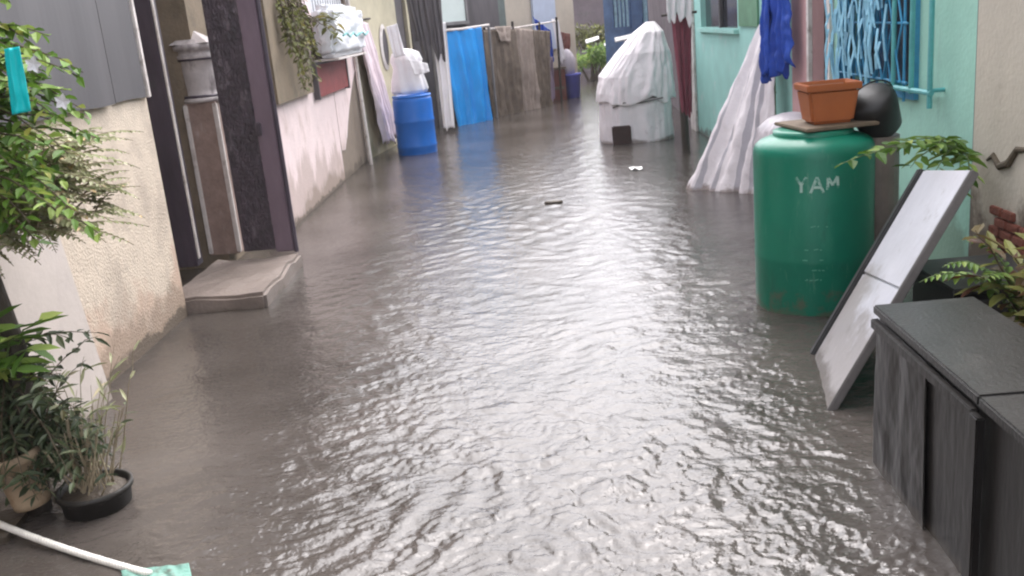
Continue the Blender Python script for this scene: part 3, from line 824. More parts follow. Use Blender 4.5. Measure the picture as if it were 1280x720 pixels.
# brown sacking fence
g = thing('sacking_fence', 'brown sacking fence hung in folds on poles beyond the bright blue tarp', 'fence', (-0.1, 16.7, 0))
bm = NB()
for k, (x_, y_) in enumerate(((-0.60, 15.75), (-0.15, 16.35), (0.30, 17.0), (0.62, 17.45))):
    tube(bm, [(x_, y_, -0.3), (x_ + 0.02, y_, 1.42 + 0.05 * (k % 2))], 0.022, 8)
obj('poles', bm, m_trunk, g)
bm = NB(); tube(bm, [(-0.62, 15.73, 1.40), (-0.1, 16.40, 1.36), (0.64, 17.47, 1.40)], 0.014, 8); obj('top_rail', bm, m_whitetrim, g)
bm = NB(); cloth(bm, (-0.60, 15.66, 1.38), (-0.10, 16.32, 1.34), (-0.06, 16.24, -0.04), (-0.60, 15.6, -0.04), 50, 40, 0.05, 5, 14, 0.006, 0.4, 0.7); obj('sacking', bm, m_sack, g, smooth=True)
bm = NB(); cloth(bm, (-0.08, 16.34, 1.36), (0.22, 16.78, 1.30), (0.20, 16.66, -0.04), (-0.07, 16.28, -0.04), 40, 40, 0.05, 4, 15, 0.006, 0.4, 0.7); obj('sacking', bm, m_sackl, g, smooth=True, label='paler tan piece of sacking')
bm = NB(); cloth(bm, (0.20, 16.74, 1.30), (0.50, 17.2, 1.25), (0.46, 17.1, -0.04), (0.20, 16.64, -0.04), 40, 40, 0.05, 4, 16, 0.006, 0.4, 0.7); obj('sacking', bm, m_sack, g, smooth=True)
bm = NB(); cloth(bm, (-0.42, 15.82, 1.42), (-0.16, 16.18, 1.40), (-0.20, 16.1, 1.15), (-0.34, 15.9, 1.18), 20, 12, 0.03, 2, 17, 0.006); obj('draped_rag', bm, m_sackl, g, smooth=True)

hF, FF = house('house', 'cream house with a pale blue board behind the sacking fence', (-0.45, 16.9), (1.05, 19.3), (-1, 0.6), 2.45, mat('cream_plaster', (0.50, 0.44, 0.36), 0.8, 0.1, 4, 0.3, 40), depth=2.6)
bm = NB(); FF.box(bm, 1.25, 2.05, -0.05, -0.004, 0.9, 2.4); obj('blue_board', bm, m_paleblue, hF)
bm = NB(); FF.box(bm, 0.05, 0.30, -0.06, -0.004, 0.5, 2.6); obj('dark_gap_panel', bm, mat('grey_green_gap', (0.12, 0.15, 0.14), 0.6, 0.2, 5, 0.2, 30), hF)  # dark panel added in place of the shadowy grey-green gap

# clothes and boxes at the bend
bm = NB(); cloth(bm, (0.22, 17.55, 1.52), (0.52, 17.62, 1.25), (0.54, 17.6, 0.70), (0.38, 17.5, 0.78), 34, 30, 0.05, 3, 18, 0.006, 0.5, 0.8, 0.2)
o = obj('blue_cloth', bm, m_royal, loc=(0.4, 17.58, 0.7), smooth=True)
tag(o, 'royal blue cloth hanging at the far bend above the red brown crate', 'cloth')
bm = NB(); cloth(bm, (0.36, 17.45, 0.80), (0.52, 17.5, 0.80), (0.50, 17.42, 0.05), (0.36, 17.4, 0.02), 24, 24, 0.04, 3, 19, 0.006, 0.5, 0.8, 0.2)
o = obj('striped_skirt', bm, mat('lilac_stripe_cloth', (0.36, 0.28, 0.36), 0.7, 0.45, 20, 0.2, 40, stretch=(1, 1, 0.08)), loc=(0.44, 17.45, 0.02), smooth=True)
tag(o, 'lilac striped skirt hanging below the royal blue cloth', 'garment')
bm = NB(); cloth(bm, (0.56, 17.75, 1.45), (0.68, 17.8, 1.42), (0.76, 17.75, 0.72), (0.64, 17.7, 0.66), 16, 24, 0.03, 2, 20, 0.006, 0.5, 0.6, 0.15)
o = obj('hanging_cloth', bm, m_white, loc=(0.65, 17.75, 0.66), smooth=True)
tag(o, 'narrow white cloth hanging right of the royal blue cloth', 'cloth')
g = thing('wooden_crate', 'red brown wooden crate on end standing in the water at the far bend', 'crate', (0.57, 17.95, -0.1))
bm = NB(); box(bm, (0.57, 17.95, 0.22), (0.31, 0.28, 0.66), 0.12, 0.01); obj('body', bm, m_redbrown, g)
bm = NB(); box(bm, (0.57, 17.95, 0.57), (0.35, 0.32, 0.03), 0.12, 0.006); obj('rim', bm, m_board, g)
bm = NB(); box(bm, (0.553, 17.80, 0.22), (0.31, 0.02, 0.05), 0.12, 0.004); obj('slat', bm, m_board, g)
g = thing('plastic_bin', 'blue violet plastic bin next to the red brown crate', 'bin', (0.86, 18.1, -0.1))
bm = NB(); lathe(bm, (0.87, 18.1, -0.1), [(0.12, 0), (0.155, 0.5), (0.17, 0.51), (0.17, 0.54), (0.155, 0.54), (0.14, 0.3), (0.001, 0.28)], 36, closed=(True, False)); obj('body', bm, m_violet, g, smooth=True)
bm = NB(); lathe(bm, (0.80, 18.12, 0.42), [(0.02, 0.0), (0.12, 0.0), (0.15, 0.12), (0.14, 0.28), (0.10, 0.40), (0.04, 0.46), (0.01, 0.47)], 40, wob=lambda a, z: 0.18 * noise.noise(Vector((2 * math.cos(a), 2 * math.sin(a), 9 * z))))
o = obj('stuffed_sack', bm, mat('lavender_grey_sack', (0.46, 0.42, 0.46), 0.6, 0.1, 6, 0.3, 40), loc=(0.8, 18.12, 0.42), smooth=True)
tag(o, 'lavender grey sack standing on the blue violet bin', 'sack')
bm = NB(); cloth(bm, (0.66, 18.2, 1.22), (0.90, 18.25, 1.15), (0.88, 18.2, 0.88), (0.68, 18.15, 0.85), 18, 14, 0.04, 2, 24)
o = obj('brown_rag', bm, m_redbrown, loc=(0.78, 18.2, 0.85), smooth=True)
tag(o, 'small red brown rag hanging above the lavender grey sack', 'cloth')

# ------------------------------------------------------------------ far end
hG, FG = house('house', 'mauve grey house closing the far end of the alley', (0.2, 25.6), (4.6, 26.6), (0, 1), 2.15, m_mauve, depth=3, openings=[(2.9, 3.5, 1.1, 1.8)])
bm = NB(); FG.box(bm, 2.9, 3.5, 0.05, 0.07, 1.1, 1.8); obj('window', bm, m_glass, hG)
hH, FH = house('house', 'small dark blue boarded house on the right at the far bend', (1.72, 20.4), (3.6, 19.4), (0.4, 1), 2.1, m_bluewood, depth=3, openings=[(0.22, 0.55, 1.15, 1.9), (0.85, 1.3, 1.2, 1.9)])
for (a, b) in ((0.22, 0.55), (0.85, 1.3)):
    fr = NB()
    FH.box(fr, a - 0.04, b + 0.04, -0.02, -0.002, 1.9, 1.94); FH.box(fr, a - 0.04, b + 0.04, -0.03, -0.002, 1.10, 1.15)
    FH.box(fr, a - 0.04, a, -0.02, -0.002, 1.15, 1.9); FH.box(fr, b, b + 0.04, -0.02, -0.002, 1.15, 1.9)
    wo = obj('window', fr, m_bluewood, hH)
    pn = NB(); FH.box(pn, a, b, 0.03, 0.04, 1.15, 1.9); obj('pane', pn, m_lightblue, wo)
    br = NB()
    for q in range(3): FH.box(br, a + (b - a) * (q + 1) / 4 - 0.012, a + (b - a) * (q + 1) / 4 + 0.012, 0.0, 0.02, 1.15, 1.9)
    obj('bars', br, m_bluewood, wo)
hI, FI = house('house', 'mauve house wall far right, mostly hidden behind the covered cart', (2.1, 12.2), (2.45, 19.0), (1, 0), 2.3, m_mauve, depth=3)

def shrub(c, rad, n, L, W, m, label, seed, stems=8):
    g = thing('shrub', label, 'shrub', (c[0], c[1], -0.1), 'shrubs on the far bank')
    r_ = random.Random(seed)
    bl, bs = NB(), NB()
    for i in range(stems):
        e = Vector((c[0] + r_.uniform(-.7, .7) * rad[0], c[1] + r_.uniform(-.7, .7) * rad[1], c[2] + r_.uniform(-.2, .7) * rad[2]))
        tube(bs, [(c[0] + r_.uniform(-.1, .1), c[1], -0.2), Vector((c[0], c[1], 0.1)).lerp(e, 0.5) + rvec(r_) * 0.04, e], [0.02, 0.013, 0.005], 5)
        clump(bl, e, (rad[0] * .5, rad[1] * .5, rad[2] * .5), n // stems, L, W, r_)
    obj('foliage', bl, m, g); obj('stem', bs, m_stem, g)
shrub((1.50, 22.3, 0.42), (0.50, 0.5, 0.40), 1500, 0.11, 0.05, lf_shrub, 'bright green low shrub at the far waterside', 31)
shrub((2.15, 22.6, 0.45), (0.40, 0.5, 0.42), 1200, 0.12, 0.05, lf_shrub, 'green shrub far back, right of the brighter low shrub', 32)
shrub((1.75, 23.6, 0.85), (0.80, 0.5, 0.40), 1500, 0.12, 0.05, lf_olive, 'olive shrub in front of the mauve grey house', 33)
for i, (x_, y_, z_, s_, rz_, lab) in enumerate(((1.55, 21.9, 0.92, 0.30, 0.3, 'long pale plank lying on top of the far bright shrub'),
                                                 (1.95, 22.2, 0.80, 0.24, -0.1, 'short white sheet scrap caught in the far green shrub'),
                                                 (2.0, 19.2, 0.98, 0.42, 0.2, 'white sheet on a post before the dark blue house'))):
    bm = NB()
    cloth(bm, (x_ - s_ / 2, y_ - 0.1, z_), (x_ + s_ / 2, y_ - 0.1 + 0.1 * rz_, z_ + rz_ * s_ * 0.6), (x_ + s_ / 2, y_ - 0.2, z_ - 0.07 + rz_ * s_ * 0.6), (x_ - s_ / 2, y_ - 0.2, z_ - 0.08), 12, 4, 0.012, 1, 40 + i, 0.01)
    if i == 2: tube(bm, [(x_, y_ - 0.08, -0.3), (x_, y_ - 0.08, z_ + 0.02)], 0.02, 6)
    tag(obj('plank' if i == 0 else 'sheet_scrap', bm, m_paper, loc=(x_, y_, z_ - 0.1), smooth=True), lab, 'plank' if i == 0 else 'scrap')

# ------------------------------------------------------------------ right-hand row
hR0, F0 = house('house', 'nearest house on the right, stained grey cream plaster wall with bare brick', (1.99, 4.34), (1.99, -3.0), (1, 0), 2.9, m_nearwall, roof_m=m_greytin)
bm = NB()
rb = random.Random(4)
for row in range(5):
    for k in range(3):
        yy = 4.08 - 0.105 * k - (0.05 if row % 2 else 0)
        if row in (0, 4) and k == 2: continue
        box(bm, (1.984, yy, 0.34 + 0.044 * row), (0.022 + rb.uniform(0, .006), 0.095, 0.036), 0, 0.004)
obj('bare_bricks', bm, m_brick, hR0)
bm = NB()
tube(bm, [(1.99, 4.20, 0.72), (1.988, 4.14, 0.75), (1.988, 4.08, 0.71), (1.986, 4.0, 0.735), (1.988, 3.94, 0.80), (1.99, 3.86, 0.81), (1.99, 3.76, 0.78)], [0.006, 0.013, 0.017, 0.019, 0.015, 0.010, 0.006], 8)
obj('plaster_crack', bm, m_stem, hR0)

# mint house with blue grille window and dark door
hR1, F1 = house('house', 'mint green house with blue window grille and narrow dark doorway', (2.02, 7.42), (2.02, 4.36), (1, 0), 2.95, m_greenwall,
                openings=[(0.53, 0.93, -0.1, 2.0), (1.22, 2.34, 0.95, 2.05)], sections=[(0.0, m_pinkwall), (0.53, m_greenwall)])
def U(y): return 7.42 - y
dr = NB(); F1.box(dr, 0.53, 0.93, 0.08, 0.12, -0.1, 2.0); do = obj('door', dr, m_dark, hR1)
fr = NB(); F1.box(fr, 0.93, 1.00, -0.03, -0.002, -0.1, 2.05); F1.box(fr, 0.48, 0.53, -0.03, -0.002, -0.1, 2.05); F1.box(fr, 0.53, 0.93, -0.03, -0.002, 2.0, 2.05)
obj('door_frame', fr, m_whitetrim, do)
pn = NB(); F1.box(pn, 1.22, 2.34, 0.09, 0.10, 0.95, 2.05); wo = obj('window', pn, m_glass, hR1)
fr = NB()
for (a, b, c_, d_) in ((1.18, 1.22, 0.91, 2.09), (2.34, 2.38, 0.91, 2.09), (1.22, 2.34, 0.91, 0.95), (1.22, 2.34, 2.05, 2.09)): F1.box(fr, a, b, -0.025, 0.05, c_, d_)
obj('window_frame', fr, m_blueiron, wo)
gr = NB()
for i in range(9):
    u = 1.26 + i * 0.13
    tube(gr, [F1.p(u, -0.045, 0.90), F1.p(u, -0.045, 2.08)], 0.008, 6)
for z in (1.0, 1.3, 1.6, 1.9): tube(gr, [F1.p(1.2, -0.055, z), F1.p(2.36, -0.055, z)], 0.007, 6)
for i in range(8):
    u = 1.26 + i * 0.13
    tube(gr, [F1.p(u, -0.06, 1.0), F1.p(u + 0.13, -0.06, 1.3), F1.p(u, -0.06, 1.6), F1.p(u + .13, -0.06, 1.9)], 0.006, 6)
    tube(gr, [F1.p(u + .13, -0.066, 1.0), F1.p(u, -0.066, 1.3), F1.p(u + .13, -0.066, 1.6), F1.p(u, -0.066, 1.9)], 0.006, 6)
obj('grille_bars', gr, m_blueiron, wo)
st = NB()
rs = random.Random(8)
for i in range(95):
    u = rs.uniform(1.2, 2.12); z1 = rs.uniform(1.15, 2.05); L_ = rs.uniform(0.14, 0.42)
    z2 = max(0.84 + 0.06 * rs.random(), z1 - L_)
    s = rs.uniform(-0.10, 0.10)
    d0 = -0.075 - 0.05 * rs.random()
    a = [F1.p(u, d0, z1), F1.p(u + s * 0.4, d0 - 0.02, (z1 + z2) / 2), F1.p(u + s, d0 - 0.01, z2)]
    wdt = F1.t * rs.uniform(0.006, 0.014)
    vs = [(st.verts.new(q - wdt), st.verts.new(q + wdt + F1.n * 0.004)) for q in a]
    for k in range(2): st.faces.new((vs[k][0], vs[k][1], vs[k + 1][1], vs[k + 1][0]))
    vs2 = [(st.verts.new(q - wdt + F1.n * 0.003), st.verts.new(q + wdt + F1.n * 0.007)) for q in a]
    for k in range(2): st.faces.new((vs2[k][0], vs2[k + 1][0], vs2[k + 1][1], vs2[k][1]))
obj('plastic_strips', st, m_palestrip, wo)
sh = NB()
for (a, b) in (((2.22, 0.965), (2.22, 2.0)), ((2.46, 0.955), (2.46, 2.0)), ((2.69, 0.90), (2.69, 2.0))):
    tube(sh, [F1.p(a[0], -0.07, a[1]), F1.p(b[0], -0.07, b[1])], 0.013, 8)
tube(sh, [F1.p(2.20, -0.07, 0.97), F1.p(2.71, -0.07, 0.975)], 0.014, 8)
tube(sh, [F1.p(2.20, -0.07, 1.9), F1.p(2.71, -0.07, 1.9)], 0.012, 8)
for u in (2.22, 2.69): tube(sh, [F1.p(u, -0.07, 0.985), F1.p(u, 0.0, 0.985)], 0.010, 8)
obj('side_rail', sh, m_teal, hR1)
bm = NB(); F1.box(bm, 3.035, 3.06, -0.012, -0.002, -0.2, 2.9); obj('corner_strip', bm, m_darkboard, hR1)

# farther mint-blue house
hR2, F2 = house('house', 'pale mint blue house with square dark window behind the leaning white tarp', (2.04, 12.0), (2.04, 7.46), (1, 0), 2.6, m_mint2,
                openings=[(0.75, 2.65, 1.22, 2.1)])
pn = NB(); F2.box(pn, 0.75, 2.65, 0.06, 0.08, 1.22, 2.1); wo = obj('window', pn, m_glass, hR2)
sl = NB(); F2.box(sl, 0.7, 2.7, -0.05, 0.055, 1.18, 1.218); obj('sill', sl, m_mint2, wo)
mb = NB(); F2.box(mb, 1.66, 1.72, 0.02, 0.055, 1.222, 2.1); obj('mullion', mb, m_darkboard, wo)
bm = NB(); F2.box(bm, 2.78, 3.5, -0.02, -0.003, 1.25, 2.3); obj('green_board', bm, mat('faded_green_board', (0.13, 0.28, 0.17), 0.6, 0.15, 6, 0.2, 30), hR2)
bm = NB(); F2.box(bm, 0.0, 0.35, -0.03, -0.003, -0.3, 2.9); obj('corner_pilaster', bm, m_whitetrim, hR2)

# covered cart
g = thing('covered_cart', 'cart under a crumpled white tarp standing in the water on the right', 'cart', (1.27, 11.35, 0))
def loft(rings, wobf, seg=140, hem=0.0):
    bm = NB()
    R_ = []
    for (cx, cy, z, ax, ay) in rings:
        ring = []
        for k in range(seg):
            a = 2 * PI * k / seg
            ca, sa = math.cos(a), math.sin(a)
            e = 0.72
            x = math.copysign(abs(ca) ** e, ca); y = math.copysign(abs(sa) ** e, sa)
            q = 1 + wobf(a, z)
            ring.append(bm.verts.new((cx + ax * x * q, cy + ay * y * q, z + hem * (max(0.0, 0.75 - z) / 0.3) * noise.noise(Vector((2 * ca, 2 * sa, 7.0))))))
        R_.append(ring)
    for i in range(len(R_) - 1):
        for k in range(seg): bm.faces.new((R_[i][k], R_[i][(k + 1) % seg], R_[i + 1][(k + 1) % seg], R_[i + 1][k]))
    bm.faces.new(R_[-1]); bm.faces.new(R_[0][::-1])
    return bm
def wobc(a, z):
    c = Vector((math.cos(a), math.sin(a), z))
    return 0.06 * noise.noise(c * 3) + 0.05 * (0.3 - abs(noise.noise(c * 5 + Vector((4, 1, 0))))) + 0.05 * (0.3 - abs(noise.noise(Vector((c.x * 11, c.y * 11, z * 6))))) + 0.05 * (abs(math.sin(4.5 * a + 1.3 * math.sin(3 * z) + 2 * noise.noise(c * 2))) - 0.6) * (1.25 - 0.5 * z) + 0.018 * math.sin(23 * a + 3 * z + 4 * noise.noise(c * 3))
def rr(t, keys):
    for i in range(len(keys) - 1):
        if keys[i][2] <= t <= keys[i + 1][2]:
            s = (t - keys[i][2]) / (keys[i + 1][2] - keys[i][2])
            s = s * s * (3 - 2 * s) if i > 1 else s
            return tuple(keys[i][j] * (1 - s) + keys[i + 1][j] * s for j in range(5))
    return keys[-1]
up = [(1.27, 11.5, 0.46, 0.445, 0.43), (1.275, 11.5, 0.56, 0.44, 0.43), (1.30, 11.5, 0.76, 0.41, 0.41), (1.39, 11.5, 1.0, 0.30, 0.34), (1.47, 11.5, 1.22, 0.17, 0.22), (1.50, 11.5, 1.33, 0.05, 0.08)]
obj('tarp', loft([rr(0.46 + 0.87 * i / 60, up) for i in range(61)], wobc, hem=0.10), m_tarp, g, smooth=True)
lo = [(1.27, 11.5, -0.25, 0.425, 0.41), (1.27, 11.5, 0.1, 0.425, 0.41), (1.27, 11.5, 0.5, 0.415, 0.40)]
obj('skirt', loft([rr(-0.25 + 0.74 * i / 20, lo) for i in range(21)], lambda a, z: 0.6 * wobc(a, z + 3)), m_tarp, g, smooth=True)
bm = NB(); box(bm, (1.06, 11.13, 0.10), (0.21, 0.14, 0.22), 0, 0.012); obj('dark_opening_block', bm, m_opening_dark, g)  # dark box stands in for the shaded opening under the tarp
bm = NB(); tube(bm, [(0.98, 11.14, 0.42), (1.1, 11.08, 0.47), (1.3, 11.08, 0.455), (1.55, 11.08, 0.49)], 0.010, 6); obj('tie_cord', bm, m_edge, g)

g = thing('cloth_post', 'dark post standing in the water just right of the covered cart', 'post', (1.63, 10.1, 0))
bm = NB(); tube(bm, [(1.64, 10.12, -0.3), (1.62, 10.13, 0.7), (1.58, 10.15, 2.0)], [0.045, 0.04, 0.035], 10); obj('shaft', bm, m_trunk, g)
bm = NB(); tube(bm, [(1.44, 10.14, 1.40), (1.80, 10.14, 1.405)], 0.013, 8); obj('crossbar', bm, m_trunk, g)
bm = NB(); cloth(bm, (1.53, 10.08, 1.40), (1.74, 10.09, 1.39), (1.70, 10.05, 0.38), (1.59, 10.04, 0.42), 30, 40, 0.035, 3, 26, 0.006, 0.6, 0.5, 0.1)
o = obj('maroon_cloth', bm, m_maroon, loc=(1.63, 10.08, 0.38), smooth=True)
tag(o, 'maroon cloth hanging from the post beside the covered cart', 'cloth')
bm = NB(); cloth(bm, (1.46, 10.0, 1.85), (1.74, 10.02, 1.85), (1.72, 10.0, 1.33), (1.48, 10.0, 1.36), 24, 20, 0.03, 3, 27, 0.006, 0.6, 0.6, 0.3)
o = obj('white_cloth', bm, m_white, loc=(1.6, 10.0, 1.33), smooth=True)
tag(o, 'white cloth hung on the post above the maroon cloth', 'cloth')

# leaning white tarp
m_tarpgrey = mat('grey_tarp_stripe', (0.42, 0.40, 0.43), 0.5, 0.12, 5, 0.25, 50, stains=[((0.22, 0.17, 0.15), 3, 0.66, 0.85, (1, 1, 1), (0.0, 0.18))])
bm = NB(); cloth(bm, (1.955, 8.16, 1.27), (1.985, 7.74, 1.33), (1.80, 7.42, -0.08), (1.22, 7.95, -0.08), 96, 80, 0.050, 3.1, 29, 0.008, 0.4, 0.62, 0.06,
                 bands=lambda u: 1 if (0.16 < u < 0.19 or 0.34 < u < 0.40 or 0.58 < u < 0.66 or 0.80 < u < 0.84) else 0)
o = obj('leaning_tarp', bm, [m_tarp, m_tarpgrey], loc=(1.5, 7.8, 0), smooth=True)
tag(o, 'white tarp with grey stripes sloping from the mint blue wall down into the water', 'tarp')
g = thing('bamboo_pole', 'green bamboo pole upright between the leaning white tarp and the blue raincoat', 'pole', (1.93, 7.72, 0))
bm = NB(); tube(bm, [(1.97, 7.80, -0.3), (1.97, 7.80, 0.6), (1.965, 7.8, 2.3)], 0.022, 10)
obj('culm', bm, m_bamboo, g)
for z in (0.35, 0.75, 1.15, 1.5, 1.9):
    bm = NB(); tube(bm, [(1.97, 7.80, z - 0.006), (1.97, 7.8, z + 0.006)], 0.027, 10); obj('node', bm, m_bamboo, g)

# blue raincoat
g = thing('blue_raincoat', 'royal blue raincoat hanging on the pink wall right of the leaning tarp', 'raincoat', (1.9, 7.35, 0.85))
bm = NB(); cloth(bm, (1.86, 7.58, 1.80), (1.92, 7.16, 1.80), (1.92, 7.12, 0.98), (1.85, 7.55, 0.86), 50, 44, 0.05, 4, 30, 0.006, 0.6, 0.8, 0.12); obj('body', bm, m_royal, g, smooth=True)
bm = NB(); cloth(bm, (1.82, 7.50, 1.50), (1.83, 7.36, 1.48), (1.82, 7.38, 0.94), (1.81, 7.52, 0.90), 18, 26, 0.03, 2, 31, 0.006, 0.6, 0.8); obj('sleeve', bm, m_royal, g, smooth=True)
bm = NB(); cloth(bm, (1.90, 7.70, 1.75), (1.88, 7.58, 1.75), (1.87, 7.58, 1.20), (1.9, 7.66, 1.22), 14, 26, 0.02, 2, 33, 0.006, 0.6, 0.8); obj('sleeve', bm, m_bluetarp, g, smooth=True, label='brighter blue sleeve')

# tarp-covered heap behind the drum
g = thing('covered_heap', 'low heap under dirty pale plastic between the green drum and the leaning tarp', 'heap', (1.6, 6.3, 0))
bm = NB(); lathe(bm, (1.79, 6.55, -0.2), [(0.22, 0.0), (0.235, 0.3), (0.235, 0.58), (0.21, 0.74), (0.15, 0.83), (0.06, 0.87), (0.01, 0.88)], 64, 0.95, 1.3,
                 wob=lambda a, z: 0.10 * noise.noise(Vector((2 * math.cos(a), 2 * math.sin(a), 4 * z))) + 0.05 * noise.noise(Vector((6 * math.cos(a), 6 * math.sin(a), 9 * z))))
obj('load', bm, m_darkboard, g, smooth=True)
bm = NB(); lathe(bm, (1.785, 6.55, 0.34), [(0.27, 0.0), (0.26, 0.1), (0.255, 0.2), (0.225, 0.29), (0.16, 0.35), (0.07, 0.38), (0.01, 0.39)], 64, 0.95, 1.3,
                 wob=lambda a, z: 0.10 * noise.noise(Vector((2 * math.cos(a), 2 * math.sin(a), 4 * z))) + 0.10 * noise.noise(Vector((7 * math.cos(a), 7 * math.sin(a), 12 * z))), closed=(False, True))
obj('plastic_cover', bm, mat('dirty_clear_plastic', (0.40, 0.36, 0.38), 0.35, 0.25, 8, 0.4, 30), g, smooth=True)

# ------------------------------------------------------------------ green drum and what stands on it
DX, DY, DR = 1.365, 4.66, 0.284
g = thing('plastic_drum', 'tall green plastic drum stamped with white letters standing in the water', 'drum', (DX, DY, -0.12))
bm = NB()
lathe(bm, (DX, DY, -0.12), [(0.001, 0), (DR * .92, 0), (DR * .985, 0.03), (DR, 0.08), (DR, 0.36), (DR * 1.006, 0.372), (DR * 1.006, 0.388), (DR, 0.40), (DR, 0.875), (DR * .99, 0.90), (DR * .955, 0.922), (DR * .88, 0.94), (DR * .72, 0.957), (DR * .68, 0.962)], 72, closed=(False, True))
obj('body', bm, m_greenpl, g, smooth=True)
bm = NB(); lathe(bm, (DX, DY, 0.842), [(DR * .66, 0.0), (DR * .66, 0.022), (DR * .55, 0.026), (0.001, 0.026)], 48, closed=(False, False)); obj('lid', bm, m_greenpl, g, smooth=True)
# stamped letters, bent round the drum
def stamp(strokes, w, ang0, z0, sc, m, name):
    bm = NB()
    for (x0, y0, x1, y1) in strokes:
        d = Vector((x1 - x0, y1 - y0)); L_ = d.length; d.normalize(); nn = Vector((-d.y, d.x)) * w / 2
        k = 5
        ra = []
        for i in range(k + 1):
            c_ = Vector((x0, y0)).lerp(Vector((x1, y1)), i / k)
            row = []
            for sgn in (-1, 1):
                q = c_ + nn * sgn
                a = ang0 + q.x * sc / DR
                for rad in (DR + 0.0012, DR + 0.003): row.append(bm.verts.new((DX + rad * math.cos(a), DY + rad * math.sin(a), z0 + q.y * sc)))
            ra.append(row)
        for i in range(k):
            A, B = ra[i], ra[i + 1]
            bm.faces.new((A[1], A[3], B[3], B[1])); bm.faces.new((A[0], A[1], B[1], B[0])); bm.faces.new((A[2], B[2], B[3], A[3]))
        bm.faces.new((ra[0][0], ra[0][2], ra[0][3], ra[0][1])); bm.faces.new((ra[-1][0], ra[-1][1], ra[-1][3], ra[-1][2]))
    obj(name, bm, m, g)
Y_ = [(0, 1, .33, .5), (.66, 1, .33, .5), (.33, .5, .33, 0)]
A_ = [(0.9, -.05, 1.3, .98), (1.3, .98, 1.7, -.05), (1.05, .32, 1.55, .32)]
Mm = [(1.95, .12, 1.98, .92), (1.98, .92, 2.28, .4), (2.28, .4, 2.58, .95), (2.58, .95, 2.62, .18)]
stamp(Y_ + A_ + Mm, 0.17, math.atan2(-1, -0.62), 0.605, 0.072, m_stamp, 'letters')
marks = []
rk = random.Random(5)
for (row, z) in enumerate((0.44, 0.33, 0.28, 0.23, 0.18)):
    x = 0.2 + 0.3 * rk.random()
    for k in range(5 if row == 0 else 4):
        L_ = rk.uniform(0.1, 0.4)
        if rk.random() < 0.75: marks.append((x, (z - 0.3) / 0.06, x + L_, (z - 0.3) / 0.06 + rk.uniform(-.05, .1)))
        x += L_ + 0.12
for mk in marks: stamp([mk], 0.07, math.atan2(-1, -0.55), 0.3, 0.06, m_stamp2, 'worn_mark')

bm = NB(); box(bm, (1.43, 4.68, 0.880), (0.36, 0.38, 0.016), 0.15, 0.004)
o = obj('plywood_lid', bm, m_board, loc=(1.44, 4.7, 0.872))
tag(o, 'small plywood board laid on top of the green drum', 'board')
g = thing('flower_pot', 'square terracotta coloured pot standing on the green drum', 'pot', (1.44, 4.66, 0.893))
bm = NB()
def sq(h, z): return [(1.435 + sx * h, 4.66 + sy * h * 0.9, z) for sx, sy in ((-1, -1), (1, -1), (1, 1), (-1, 1))]
hexa(bm, sq(0.098, 0.890) + sq(0.120, 1.052))
bmesh.ops.bevel(bm, geom=bm.edges[:], offset=0.014, segments=3, affect='EDGES')
obj('body', bm, m_terra, g)
bm = NB()
o1, o2, i1, i2 = [[bm.verts.new(q) for q in sq(h, z)] for h, z in ((0.127, 1.045), (0.130, 1.078), (0.107, 1.045), (0.114, 1.078))]
for k in range(4):
    j = (k + 1) % 4
    bm.faces.new((o1[k], o1[j], o2[j], o2[k])); bm.faces.new((o2[k], o2[j], i2[j], i2[k])); bm.faces.new((i2[k], i2[j], i1[j], i1[k])); bm.faces.new((o1[k], i1[k], i1[j], o1[j]))
bmesh.ops.bevel(bm, geom=bm.edges[:], offset=0.004, segments=2, affect='EDGES')
obj('rim', bm, m_terra, g)
bm = NB(); box(bm, (1.435, 4.66, 1.056), (0.214, 0.194, 0.010)); obj('soil', bm, m_soil, g)
g = thing('black_bucket', 'round black bucket beside the terracotta pot, against the mint wall', 'bucket', (1.68, 4.72, 0.8))
bm = NB(); rot = Matrix.Rotation(R(-28), 4, 'Y') @ Matrix.Rotation(R(25), 4, 'X')
lathe(bm, (0, 0, 0), [(0.001, -0.10), (0.085, -0.10), (0.10, -0.08), (0.115, 0.06), (0.108, 0.10), (0.09, 0.115), (0.001, 0.118)], 40, closed=(False, False))
bmesh.ops.transform(bm, matrix=Matrix.Translation((1.675, 4.68, 0.905)) @ rot, verts=bm.verts)
obj('body', bm, m_black, g, smooth=True)
bm = NB(); tube(bm, [Vector((1.675, 4.68, 0.905)) + rot.to_3x3() @ Vector((0.12 * math.cos(a), 0.02, 0.07 + 0.10 * math.sin(a))) for a in [PI * k / 12 for k in range(13)]], 0.004, 6); obj('handle', bm, m_black, g)
bm = NB(); tube(bm, [(1.70, 4.72, -0.3), (1.70, 4.72, 0.795)], 0.10, 20)
tag(obj('block_stack', bm, m_concrete, loc=(1.7, 4.72, 0)), 'concrete pipe stub under the black bucket behind the green drum', 'pipe')

